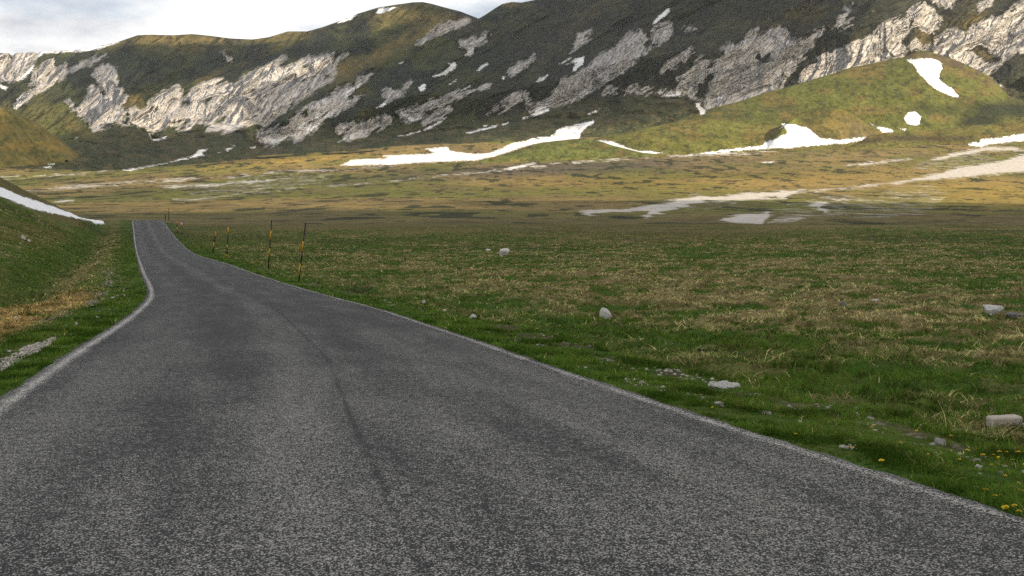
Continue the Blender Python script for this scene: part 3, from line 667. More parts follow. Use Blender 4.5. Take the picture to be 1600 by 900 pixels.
def near_col(x, y):
    lr, ll = lats(x, y)
    s = straw_amount(x, y)[..., None]
    n = fbm(x * .35, y * .35, 3, 221)[..., None]; n2 = fbm(x * 2.7, y * 2.7, 3, 223)[..., None]
    g = lerp(GREEN, GREEN2, smooth(.4, .65, n)); st = lerp(STRAW2, STRAW, smooth(.35, .65, n2))
    st = lerp(st, lerp(np.array([.15, .095, .035]), np.array([.30, .205, .075]), smooth(.35, .65, n2)), (smooth(1.0, 2.0, ll) * smooth(44, 32, y))[..., None])
    hb = (smooth(5, 9, ll) * smooth(.42, .62, fbm(x * .12, y * .05, 3, 261)))[..., None]
    g = lerp(g, np.array([.105, .098, .030]), hb * .8)
    c = lerp(g, st, s)
    wet = (smooth(.58, .66, fbm(x * .05, y * .16, 3, 255)) * smooth(60, 95, y))[..., None]
    c = lerp(c, np.array([.030, .050, .012]), wet * .6)
    # worn stony strip of the verge
    ver = (np.exp(-((lr - 1.25) / .35) ** 2) * smooth(.50, .62, fbm(x * 1.5, y * 1.5, 3, 231)))[..., None]
    c = lerp(c, SOIL, np.clip(ver, 0, 1) * .8)
    # brown rim of the far hollow and of the hill crest
    br = np.where(lr > 0, smooth(142, 198, y + 120 * (fbm(x * .011, y * .016, 4, 251) - .5)), smooth(138, 152, y))[..., None] * smooth(0, 4, np.maximum(lr, ll))[..., None]
    br = br * np.where(lr > 0, 1, smooth(5.5, 10, ll))[..., None]
    c = lerp(c, lerp(np.array([.118, .094, .043]), np.array([.092, .086, .034]), smooth(.45, .6, n2) * .5), br * .8)
    return c

# gravel lay-by on the left: outline in metres from its place in the meadow edge
LAYBY = [tuple(p[:2]) for p in ground_at([-60, 0, 20, 40, 60, 72, 90, 86, 72, 60, 40, 20, 0, -60], [596, 562, 553, 542, 535, 532, 527, 535, 544, 551, 560, 572, 582, 622])]
def near_mat():
    m, n, l, b = new_mat('meadow_turf')
    geo = n.new('ShaderNodeNewGeometry'); pos = geo.outputs['Position']
    base = attr(n, 'col').outputs['Color']
    nf = noise(n, l, pos, 9.0, 5, .7); nm = noise(n, l, pos, 1.6, 6, .68)
    c = mixc(n, l, 0.8, base, ramp(n, l, nf, .3, .7, (.45, .48, .4), (1.5, 1.45, 1.4)), 'MULTIPLY')
    c = mixc(n, l, 0.55, c, ramp(n, l, nm, .35, .65, (.55, .62, .5), (1.35, 1.3, 1.3)), 'MULTIPLY')
    gv = attr(n, 'gravel').outputs['Fac']
    ng = noise(n, l, pos, 3.0, 6, .75)
    e = mathn(n, l, 'ADD', mathn(n, l, 'MULTIPLY', mathn(n, l, 'SUBTRACT', ng, .5), 3.0), gv)
    gf = mathn(n, l, 'MULTIPLY', mathn(n, l, 'DIVIDE', mathn(n, l, 'ADD', e, .15), .3, True), .85)
    vo = n.new('ShaderNodeTexVoronoi'); vo.inputs['Scale'].default_value = 45; l.new(pos, vo.inputs['Vector'])
    gcol = mixc(n, l, ramp(n, l, vo.outputs['Distance'], .2, .6), (.40, .36, .32), (.14, .12, .10))
    c = mixc(n, l, gf, c, gcol)
    sn = attr(n, 'snow').outputs['Fac']
    e = mathn(n, l, 'ADD', mathn(n, l, 'MULTIPLY', mathn(n, l, 'SUBTRACT', noise(n, l, pos, .5, 5, .65), .5), 2.5), sn)
    sf = mathn(n, l, 'DIVIDE', mathn(n, l, 'ADD', e, .1), .35, True)
    c = mixc(n, l, sf, c, (.80, .80, .82))
    l.new(c, b.inputs['Base Color']); b.inputs['Roughness'].default_value = .95; b.inputs['Specular IOR Level'].default_value = .08
    bp = n.new('ShaderNodeBump'); bp.inputs['Distance'].default_value = .06; bp.inputs['Strength'].default_value = .8
    hh = mathn(n, l, 'ADD', mathn(n, l, 'MULTIPLY', nm, 3.0), nf); hh = mathn(n, l, 'MULTIPLY', hh, mathn(n, l, 'SUBTRACT', 1.0, mathn(n, l, 'MULTIPLY', sf, .9)))
    l.new(hh, bp.inputs['Height']); l.new(bp.outputs[0], b.inputs['Normal'])
    return m
M_TURF = near_mat()
def build_near():
    az = np.radians(np.concatenate([np.arange(-75, -31, .8), np.arange(-31, 31, .075), np.arange(31, 75.1, .8)]))
    rr = np.concatenate([np.geomspace(1.2, 60, 330, endpoint=False), np.geomspace(60, 270, 260, endpoint=False), np.linspace(270, 620, 30)])
    A, R = np.meshgrid(az, rr); X = R * np.sin(A); Y = R * np.cos(A)
    Z = H(X, Y)
    U, V = UV(X, Y, Z)
    C = near_col(X, Y)
    g = sdf_polys(X * 10, Y * 10, [[(a * 10, b * 10) for a, b in LAYBY]], 12) / 5.0
    lr, ll = lats(X, Y)
    pebr = np.exp(-((lr - 1.3) / .4) ** 2) * 1.9 - 2.15 + .5 * (fbm(X * .5, Y * .5, 2, 301) - .5) * 2
    pebl = np.exp(-((ll - 1.5) / .5) ** 2) * 1.9 - 1.9 + .5 * (fbm(X * .5, Y * .5, 2, 303) - .5) * 2
    g = np.maximum(g, np.where(lr > 0, pebr, pebl))
    g = np.where(Y > 60, -3, g)
    onhill = (Y > 95) & (Y < 215) & (ll > 2)
    sn = np.where(onhill, sdf_polys(U, V, HILLSNOW, 6), -6)
    mesh = mesh_obj('meadow', np.stack([X, Y, Z], -1).reshape(-1, 3), grid_faces(len(rr), len(az)), M_TURF, None, True,
             {'col': C.reshape(-1, 3), 'gravel': g.ravel(), 'snow': sn.ravel()})
    tag(mesh, kind='structure')
    # the land all round, out to the horizon, for whatever else can be seen
    th = np.radians(np.arange(0, 361, 4)); r2 = np.array([0, 30, 80, 300, 700, 3000, 30000.])
    T_, R_ = np.meshgrid(th, r2); X = R_ * np.cos(T_); Y = R_ * np.sin(T_)
    Z = np.where(R_ < 100, -4.5 - R_ * .0, -22.0 - R_ * .002); Z = np.minimum(Z, -9 + 0 * Z); Z = np.where(Y < 0, np.maximum(Z, -8), Z)
    Z = np.where((Y < 5) & (R_ < 900), -2.4, Z - 0)
    Z = np.where((Y >= 5), -40., Z)
    g = mesh_obj('ground', np.stack([X, Y, Z], -1).reshape(-1, 3), grid_faces(len(r2), len(th)), M_TURF, None, True,
             {'col': np.tile(GREEN2, (X.size, 1)), 'gravel': np.full(X.size, -9.), 'snow': np.full(X.size, -9.)})
    tag(g, kind='structure')
build_near()

def road_mat():
    m, n, l, b = new_mat('chip_seal_asphalt')
    geo = n.new('ShaderNodeNewGeometry'); pos = geo.outputs['Position']
    uv = attr(n, 'lane').outputs['Vector']
    sp_ = n.new('ShaderNodeSeparateXYZ'); l.new(uv, sp_.inputs[0]); lat = sp_.outputs[0]; lon = sp_.outputs[1]
    vo = n.new('ShaderNodeTexVoronoi'); vo.inputs['Scale'].default_value = 140; l.new(pos, vo.inputs['Vector'])
    wn = n.new('ShaderNodeTexWhiteNoise'); l.new(vo.outputs['Color'], wn.inputs['Vector'])
    # long drifts of loose chip and bitumen, drawn out along the road
    cv = n.new('ShaderNodeCombineXYZ'); l.new(mathn(n, l, 'MULTIPLY', lat, 1.6), cv.inputs[0]); l.new(mathn(n, l, 'MULTIPLY', lon, .22), cv.inputs[1])
    drift = noise(n, l, cv.outputs[0], 1.0, 5, .6)
    blot = noise(n, l, pos, .55, 5, .6); mid = noise(n, l, pos, 14.0, 4, .7)
    shift = mathn(n, l, 'SUBTRACT', mathn(n, l, 'MULTIPLY', mathn(n, l, 'DIVIDE', mathn(n, l, 'SUBTRACT', lon, 4.0), 8.0, True), .6), .6)
    # centre seam: dark line, a paler band on its left
    def gauss(c0, w):
        d = mathn(n, l, 'DIVIDE', mathn(n, l, 'SUBTRACT', mathn(n, l, 'ADD', mathn(n, l, 'SUBTRACT', lat, shift), mathn(n, l, 'MULTIPLY', mathn(n, l, 'SUBTRACT', noise(n, l, cv.outputs[0], 2.2, 3, .6), .5), .10)), c0), w)
        return mathn(n, l, 'DIVIDE', 1.0, mathn(n, l, 'ADD', 1.0, mathn(n, l, 'POWER', mathn(n, l, 'MULTIPLY', d, d), 2.0)))
    seam = gauss(.35, .022); pale = gauss(-.05, .30); pale2 = gauss(-1.9, .45); pale3 = gauss(2.2, .4); wheel = gauss(-1.0, .4)
    thr = mathn(n, l, 'ADD', .63, mathn(n, l, 'MULTIPLY', mathn(n, l, 'SUBTRACT', drift, .5), .75))
    thr = mathn(n, l, 'ADD', thr, mathn(n, l, 'MULTIPLY', mathn(n, l, 'SUBTRACT', blot, .5), .36))
    thr = mathn(n, l, 'ADD', thr, mathn(n, l, 'MULTIPLY', mathn(n, l, 'SUBTRACT', mid, .5), .9))
    thr = mathn(n, l, 'SUBTRACT', thr, mathn(n, l, 'MULTIPLY', pale, .13))
    thr = mathn(n, l, 'SUBTRACT', thr, mathn(n, l, 'MULTIPLY', pale2, .06))
    thr = mathn(n, l, 'SUBTRACT', thr, mathn(n, l, 'MULTIPLY', pale3, .05))
    thr = mathn(n, l, 'ADD', thr, mathn(n, l, 'MULTIPLY', wheel, .05))
    thr = mathn(n, l, 'ADD', thr, mathn(n, l, 'MULTIPLY', mathn(n, l, 'MULTIPLY', seam, ramp(n, l, drift, .30, .55, (.45, .45, .45))), .17))
    thr = mathn(n, l, 'ADD', thr, mathn(n, l, 'MULTIPLY', mathn(n, l, 'DIVIDE', mathn(n, l, 'SUBTRACT', lon, 4.0), 18.0, True), .19))  # light on the near road put into the chip cover, darker farther on
    chip = mathn(n, l, 'MULTIPLY', mathn(n, l, 'SUBTRACT', wn.outputs['Value'], thr), 4.0, True)
    stone = mixc(n, l, wn.outputs['Color'], (.20, .195, .185), (.46, .44, .40)); 
    tint = n.new('ShaderNodeMix'); tint.data_type = 'RGBA'; l.new(wn.outputs['Value'], tint.inputs[0]); tint.inputs[6].default_value = (.13, .128, .125, 1); tint.inputs[7].default_value = (.38, .365, .335, 1)
    c = mixc(n, l, chip, (.018, .0185, .0205), tint.outputs[2])
    l.new(c, b.inputs['Base Color']); b.inputs['Roughness'].default_value = .78; b.inputs['Specular IOR Level'].default_value = .3
    bp = n.new('ShaderNodeBump'); bp.inputs['Distance'].default_value = .006; bp.inputs['Strength'].default_value = .9
    l.new(mathn(n, l, 'SUBTRACT', chip, mathn(n, l, 'MULTIPLY', vo.outputs['Distance'], .6)), bp.inputs['Height']); l.new(bp.outputs[0], b.inputs['Normal'])
    return m
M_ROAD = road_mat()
def strip(name, y0, y1, a, bb, nlat, dz, mat, wav=0.0, drop=False):
    ys = np.concatenate([np.arange(y0, 40, .12), np.arange(40, min(y1, 325), .6)]) if y0 < 40 else np.arange(y0, y1, .6)
    ys = ys[ys <= y1]
    lt = np.linspace(a, bb, nlat)
    Y, Lt = np.meshgrid(ys, lt, indexing='ij')
    Lw = Lt + 0
    if wav: Lw = np.where(np.abs(Lt) == np.abs(lt).max(), Lt + (fbm(Y * 3.3 + Lt, Y * 0 + Lt, 4, 400, .65) - .5) * wav, Lt)
    X = croad(Y) + Lw
    camber = .035 * (1 - (Lw / (ROADW / 2)) ** 2)
    Z = zroad(Y) + camber + dz + (fbm(X * .4, Y * .4, 2, 411) - .5) * .015
    if drop: Z = np.where(np.abs(Lt) == np.abs(lt).max(), Z - .05, Z)
    return mesh_obj(name, np.stack([X, Y, Z], -1).reshape(-1, 3), grid_faces(len(ys), nlat), mat, None, True,
                    {'lane': np.stack([Lw, Y, 0 * Y], -1).reshape(-1, 3)})
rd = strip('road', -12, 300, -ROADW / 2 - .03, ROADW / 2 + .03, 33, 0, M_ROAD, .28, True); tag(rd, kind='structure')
def line_mat(cover):
    m, n, l, b = new_mat('worn_line_paint')
    geo = n.new('ShaderNodeNewGeometry'); pos = geo.outputs['Position']
    d = attr(n, 'lane').outputs['Vector']; sp_ = n.new('ShaderNodeSeparateXYZ'); l.new(d, sp_.inputs[0])
    x = mathn(n, l, 'ABSOLUTE', sp_.outputs[0]); e = mathn(n, l, 'SUBTRACT', 1.0, mathn(n, l, 'DIVIDE', mathn(n, l, 'ABSOLUTE', mathn(n, l, 'SUBTRACT', x, LINE_C)), LINE_W), True)
    vo = n.new('ShaderNodeTexVoronoi'); vo.inputs['Scale'].default_value = 95; l.new(pos, vo.inputs['Vector'])
    wn = n.new('ShaderNodeTexWhiteNoise'); l.new(vo.outputs['Color'], wn.inputs['Vector'])
    k = mathn(n, l, 'ADD', mathn(n, l, 'MULTIPLY', e, 1.0), mathn(n, l, 'MULTIPLY', mathn(n, l, 'SUBTRACT', noise(n, l, pos, 1.3, 5, .7), .5), 1.3))
    k = mathn(n, l, 'SUBTRACT', mathn(n, l, 'ADD', k, cover), wn.outputs['Value'])
    k = mathn(n, l, 'MULTIPLY', k, 4.0, True)
    b.inputs['Base Color'].default_value = (.40, .385, .36, 1); b.inputs['Roughness'].default_value = .8
    l.new(k, b.inputs['Alpha']); return m
LINE_C, LINE_W = 2.84, .145
ml = strip('edge_line', -12, 300, -2.98, -2.58, 5, .004, line_mat(-.07)); tag(ml, kind='structure')
mr = strip('edge_line', -12, 300, 2.60, 2.98, 5, .004, line_mat(-.34)); tag(mr, kind='structure')

# the air: thin, even haze round everything
def haze():
    m = bpy.data.materials.new('air_haze'); m.use_nodes = True; n = m.node_tree.nodes; l = m.node_tree.links
    n.remove(n['Principled BSDF']); pv = n.new('ShaderNodeVolumePrincipled'); pv.inputs['Density'].default_value = HAZE; pv.inputs['Color'].default_value = (.86, .92, 1, 1); pv.inputs['Anisotropy'].default_value = .2
    l.new(pv.outputs[0], n['Material Output'].inputs['Volume'])
    x0, x1, y0, y1, z0, z1 = -32000, 32000, -32000, 32000, -110, 1850
    V = [(x, y, z) for z in (z0, z1) for y in (y0, y1) for x in (x0, x1)]
    Fc = [(0, 2, 3, 1), (4, 5, 7, 6), (0, 1, 5, 4), (2, 6, 7, 3), (0, 4, 6, 2), (1, 3, 7, 5)]
    o = mesh_obj('haze', V, Fc, m); tag(o, 'thin pale blue haze in the air between the road and the mountains', 'haze', kind='stuff')
HAZE = 1.0e-5
haze()
# ------------------------------------------------------------------ grass: blades with real height, thinning out with distance
def grass_mat():
    m, n, l, b = new_mat('grass_blade')
    c = attr(n, 'col').outputs['Color']
    n.remove(b); out = n['Material Output']
    d = n.new('ShaderNodeBsdfDiffuse'); t = n.new('ShaderNodeBsdfTranslucent'); x = n.new('ShaderNodeMixShader'); x.inputs[0].default_value = .35
    l.new(c, d.inputs['Color']); l.new(c, t.inputs['Color']); l.new(d.outputs[0], x.inputs[1]); l.new(t.outputs[0], x.inputs[2]); l.new(x.outputs[0], out.inputs['Surface'])
    return m
M_GRASS = grass_mat()
RNG = np.random.default_rng(7)
def in_poly(x, y, poly):
    ins = np.zeros(x.shape, bool); n = len(poly)
    for i in range(n):
        ax, ay = poly[i]; bx, by = poly[(i + 1) % n]
        if ay == by: continue
        ins ^= ((ay > y) != (by > y)) & (x < (bx - ax) * (y - ay) / (by - ay) + ax)
    return ins
def build_grass(N_, r0, r1, edge=0):
    r = np.exp(RNG.uniform(math.log(r0), math.log(r1), N_)); az = np.radians(RNG.uniform(-41, 41, N_))
    x = r * np.sin(az); y = r * np.cos(az)
    ex = [];
    for (rx, ry, rw) in ROCKPOS + [(STUB[0], STUB[1], STUB[2])]:
        k_ = 260 if ry < 14 else 130
        a_ = RNG.uniform(0, 6.283, k_); q_ = rw * (.5 + np.abs(RNG.normal(0, .14, k_))); ex.append(np.stack([rx + np.cos(a_) * q_, ry + np.sin(a_) * q_ * .8], 1))
    ex = np.concatenate(ex); x[:len(ex)] = ex[:, 0]; y[:len(ex)] = ex[:, 1]; r = np.hypot(x, y)
    lr, ll = lats(x, y); off = np.maximum(lr, ll)
    keep = off > RNG.uniform(-.16, .01, N_) + (fbm(x * 1.6, y * 1.6, 3, 505) - .5) * .32 - .05
    bare = ((np.exp(-((lr - 1.25) / .35) ** 2) * smooth(.46, .60, fbm(x * 1.5, y * 1.5, 3, 231))) > .45) & (RNG.uniform(0, 1, N_) < .85)
    keep &= ~bare
    gl = in_poly(x, y, LAYBY) & (RNG.uniform(0, 1, N_) < .96); keep &= ~gl
    u_, v_ = UV(x, y, H(x, y, False)); keep &= ~((sdf_polys(u_, v_, HILLSNOW, 6) > -1.5) & (y > 95)); keep &= ~((ll > 8) & (y > 137))
    if not edge: keep &= fbm(x * 3.1, y * 3.1, 3, 507) + RNG.uniform(-.2, .2, N_) > .36
    keep &= RNG.uniform(0, 1, N_) > smooth(120, 188, y) * .97
    if edge: keep &= off < edge
    x, y, r = x[keep], y[keep], r[keep]; lr, ll = lats(x, y); off = np.maximum(lr, ll); n_ = len(x)
    s = straw_amount(x, y)
    z = H(x, y)
    isst = RNG.uniform(0, 1, n_) < s * .88 + .015
    tuft = fbm(x * 2.3, y * 2.3, 3, 509, .6)
    h = np.where(isst, RNG.uniform(.035, .095, n_), RNG.uniform(.03, .085, n_)) * (.45 + 1.3 * smooth(.35, .65, tuft))
    h *= np.where(off < 2.2, .72, 1.0)
    h *= np.where((off < 1.6) & (y < 12), .7, 1.0)
    rare = RNG.uniform(0, 1, n_) < .004; h = np.where(rare, h * 2.4, h)
    w = np.maximum(.0032, r * .00085) * RNG.uniform(.7, 1.3, n_)
    h = np.maximum(h, r * .0008)
    yaw = RNG.uniform(0, 2 * np.pi, n_); lean = RNG.uniform(.2, 1.1, n_) * h + np.where(isst, RNG.uniform(.5, 1.6, n_) * h, 0); la = RNG.uniform(0, 2 * np.pi, n_)
    cx, sx = np.cos(yaw) * w / 2, np.sin(yaw) * w / 2; lx, ly = np.cos(la) * lean, np.sin(la) * lean
    z0 = z - .01
    A = np.stack([x - cx, y - sx, z0], -1); B = np.stack([x + cx, y + sx, z0], -1)
    Mx = x + lx * .35; My = y + ly * .35; Mz = z0 + h * .6
    C_ = np.stack([Mx + cx * .75, My + sx * .75, Mz], -1); D_ = np.stack([Mx - cx * .75, My - sx * .75, Mz], -1)
    T = np.stack([x + lx, y + ly, z0 + h * np.where(isst, .85, 1)], -1)
    V = np.stack([A, B, C_, D_, T], 1).reshape(-1, 3)
    i = np.arange(n_)[:, None] * 5
    tri = np.concatenate([i + np.array([[0, 1, 2]]), i + np.array([[0, 2, 3]]), i + np.array([[3, 2, 4]])], 0)
    tn = fbm(x * 1.7, y * 2.2, 3, 521, .6)[:, None]; k = np.clip(RNG.uniform(0, 1, (n_, 1)) * .6 + smooth(.35, .65, tn) * .4, 0, 1); q = RNG.uniform(.7, 1.3, (n_, 1)) * (.62 + .8 * smooth(.3, .7, tn))
    gr = lerp(np.array([.046, .110, .012]), np.array([.095, .145, .024]), k)
    gr = lerp(gr, np.array([.105, .105, .034]), smooth(90, 165, y)[:, None] * .8)
    gr = lerp(gr, np.array([.145, .140, .038]), (smooth(5, 9, ll) * smooth(.42, .62, fbm(x * .12, y * .05, 3, 261)) * .8)[:, None]); gr = np.where(smooth(.3, 1.2, off)[:, None] * (RNG.uniform(0, 1, (n_, 1)) < .12), np.array([.12, .11, .03]), gr)
    gld = (smooth(1.0, 1.8, ll) * smooth(46, 34, y))[:, None]
    stc = lerp(np.array([.155, .128, .052]), np.array([.48, .41, .20]), k)
    stc = lerp(stc, lerp(np.array([.12, .094, .042]), np.array([.25, .195, .085]), k), (smooth(120, 175, y))[:, None])
    stc = lerp(stc, lerp(np.array([.26, .165, .06]), np.array([.58, .42, .18]), k), gld)
    col = np.where(isst[:, None], stc, gr) * q * 1.15
    col = np.repeat(col[:, None, :], 5, 1).reshape(-1, 3)
    return V, tri, col
# ------------------------------------------------------------------ stones
def stone_mat(name, a, b_, dark=(.05, .048, .045), amt=.5):
    m, n, l, b = new_mat(name)
    tcn = n.new('ShaderNodeTexCoord'); pos = tcn.outputs['Object']
    c = mixc(n, l, ramp(n, l, noise(n, l, pos, 9, 7, .7), .35, .65), a, b_)
    c = mixc(n, l, mathn(n, l, 'MULTIPLY', ramp(n, l, noise(n, l, pos, 16, 6, .75), .55, .63), amt), c, dark)
    l.new(c, b.inputs['Base Color']); b.inputs['Roughness'].default_value = .9
    bp = n.new('ShaderNodeBump'); bp.inputs['Distance'].default_value = .02
    l.new(noise(n, l, pos, 25, 7, .75), bp.inputs['Height']); l.new(bp.outputs[0], b.inputs['Normal'])
    return m
M_WHITE = stone_mat('limestone', (.40, .385, .36), (.58, .56, .53), amt=.35)
M_GREY = stone_mat('weathered_stone', (.20, .195, .19), (.33, .32, .31), amt=.5)
M_DARK = stone_mat('lichened_stone', (.075, .073, .072), (.22, .21, .21), amt=.7)
M_CONC = stone_mat('old_concrete', (.42, .37, .31), (.56, .50, .43), (.10, .085, .07), .45)
ROCKPOS = []
def rock_mesh(seed, sx, sy, sz, flat=.3, cuts=14, rough=.10, sub=4, knob=0):
    bm = bmesh.new(); bmesh.ops.create_icosphere(bm, subdivisions=sub, radius=1)
    R = np.random.default_rng(seed)
    P = np.array([v.co[:] for v in bm.verts])
    for _ in range(cuts):
        d = R.normal(size=3); d /= np.linalg.norm(d); k = R.uniform(.38, .8)
        t = P @ d; P = P - np.outer(np.maximum(0, t - k), d) * .97
    r = np.linalg.norm(P, axis=1, keepdims=True)
    nn = fbm(P[:, 0] * 2.3 + P[:, 2] * 1.7 + seed, P[:, 1] * 2.3 - P[:, 2] * 1.3, 4, seed) - .5
    P = P * (1 + nn[:, None] * rough * 2)
    if knob: P[:, 2] *= 1 + knob * (fbm(P[:, 0] * 3.1 + seed, P[:, 1] * 3.1, 3, seed + 2)[:] - .35)
    P = P / np.abs(P).max(0) * np.array([sx / 2, sy / 2, sz])
    P[:, 2] = np.maximum(P[:, 2], -sz * flat)
    for v, p in zip(bm.verts, P): v.co = p
    me = bpy.data.meshes.new('rock'); bm.to_mesh(me); bm.free()
    for p in me.polygons: p.use_smooth = False
    return me
def rock(u, v, wpx, hpx, mat, label, seed, name='rock', depth=.8, rot=None, group=None, cat='rock', **kw):
    g = ground_at(u, v)[0]; s = g[1] * CP - g[2] * SP
    w = wpx * s / F; h = hpx * s / F
    ROCKPOS.append((g[0], g[1] + w * depth * .3, w))
    me = rock_mesh(seed, w, w * depth, h * 1.05, **kw); me.materials.append(mat)
    o = bpy.data.objects.new(name, me); COL.objects.link(o); o.location = (g[0], g[1] + w * depth * .35, g[2] + h * .0)
    o.rotation_euler = (0, 0, (seed * 1.7) % .7 - .35 if rot is None else rot)
    tag(o, label, cat, group); return o
ROCKS = [
 (948, 496, 22, 14, M_WHITE, 'blocky white rock alone in the open meadow right of the thin dark stem', 3),
 (787, 399, 20, 10, M_WHITE, 'pale pointed rock far out in the meadow, the larger of the two there', 5),
 (762, 392, 13, 4, M_WHITE, 'small flat pale stone left of the pointed rock far out in the meadow', 6),
 (1555, 490, 34, 12, M_WHITE, 'rounded white boulder in the meadow with a dark rock on its right', 8),
 (1550, 495, 18, 4, M_WHITE, 'thin pale slab lying just in front of the rounded white boulder', 9),
 (1592, 496, 30, 8, M_DARK, 'long dark lichened rock right of the rounded white boulder', 12),
 (1473, 696, 21, 10, M_GREY, 'grey pointed stone in the grass left of and below the concrete block', 14),
 (1546, 644, 18, 7, M_GREY, 'small grey stone in green grass just above the concrete block', 15),
 (1100, 552, 13, 6, M_GREY, 'small grey rock among dry tufts above the jagged pale outcrop', 17),
 (1321, 479, 17, 6, M_DARK, 'dark flat rock in the meadow left of a small white slab', 18),
 (1367, 472, 14, 4, M_WHITE, 'small white slab in the meadow right of the dark flat rock', 19),
 (738, 499, 17, 7, M_WHITE, 'pale angular stone on the right verge, the largest of the row there', 21),
 (694, 489, 11, 6, M_WHITE, 'small white stone on the right verge, middle one of three', 22),
 (662, 476, 8, 6, M_WHITE, 'tiny white upright stone on the right verge, farthest of three', 23),
 (25, 502, 12, 7, M_WHITE, 'white rounded stone in the golden dry grass on the left', 25),
 (36, 375, 10, 7, M_WHITE, 'pale stone on the far left green slope, the larger of two', 26),
 (44, 379, 7, 4, M_WHITE, 'small pale stone right of the larger one on the far left slope', 27),
 (175, 466, 10, 4, M_WHITE, 'flat white stone on the left verge near the bend of the road', 28),
 (153, 499, 9, 6, M_WHITE, 'small white stone on the left verge near the painted edge line', 29),
 (119, 508, 8, 4, M_WHITE, 'small white stone on the left verge right of the gravel patch tip', 31),
 (93, 519, 10, 4, M_WHITE, 'flat white stone at the tip of the left gravel patch', 32),
 (12, 552, 9, 4, M_WHITE, 'small white stone above the left gravel patch near the picture edge', 33),
 (144, 480, 6, 3, M_WHITE, 'tiny white stone on the left verge between two larger white stones', 34),
 (1380, 749, 15, 4, M_WHITE, 'pale chip of stone lying on the right asphalt edge', 36),
 (1371, 711, 13, 6, M_GREY, 'low grey stone in the worn strip of the near right verge', 37),
]
for (u, v, w, h, m, lab, sd_) in ROCKS: rock(u, v, w, h, m, lab, sd_)
rock(1130, 607, 60, 10, M_WHITE, 'low jagged pale outcrop at the edge of the right verge', 41, name='outcrop', cat='outcrop', depth=.5, rot=.05, knob=1.8, rough=.34, cuts=4, sub=5)
# fallen concrete marker: a rough stub with rounded edges lying in the grass
def stub():
    g = ground_at(1573, 671)[0]; s = g[1] * CP - g[2] * SP; w = 50 * s / F; hh = 19 * s / F
    bm = bmesh.new(); bmesh.ops.create_cube(bm, size=1)
    for v in bm.verts: v.co = (v.co.x * w, v.co.y * hh * 1.15, v.co.z * hh)
    bmesh.ops.bevel(bm, geom=bm.edges[:], offset=hh * .17, segments=3, affect='EDGES', profile=.5)
    bmesh.ops.subdivide_edges(bm, edges=[e for e in bm.edges if e.calc_length() > hh * .35], cuts=6, use_grid_fill=True)
    for v in bm.verts:
        c = v.co; k = float(fbm(np.array([c.x * 9 + c.z * 5]), np.array([c.y * 9 + c.z * 7]), 4, 77)[0] - .5)
        v.co = c * (1 + k * .10); v.co.z += .012 * math.sin(c.x * 7)
        if v.co.x < -w * .38: v.co.z -= (-v.co.x - w * .38) * .25 * (1 if c.z > 0 else -.4)
        if v.co.z < 0 and v.co.x > w * .2: v.co.z += (v.co.x - w * .2) * .35
    me = bpy.data.meshes.new('concrete_block'); bm.to_mesh(me); bm.free(); me.materials.append(M_CONC)
    for p in me.polygons: p.use_smooth = True
    o = bpy.data.objects.new('concrete_block', me); COL.objects.link(o)
    global STUB; STUB = (g[0], g[1] + hh * .4, w)
    o.location = (g[0], g[1] + hh * .5, g[2] + hh * .45); o.rotation_euler = (0, .05, .12)
    tag(o, 'pale weathered concrete block lying on its side in tall grass at the right', 'concrete block')
    b = rock_mesh(91, .055, .05, .045, sub=3); b.materials.append(M_WHITE); r = bpy.data.objects.new('rock', b); COL.objects.link(r)
    r.location = (g[0] + w * .56, g[1] + .02, g[2] + .03); tag(r, 'tiny bright white stone touching the right end of the concrete block', 'rock')
stub()
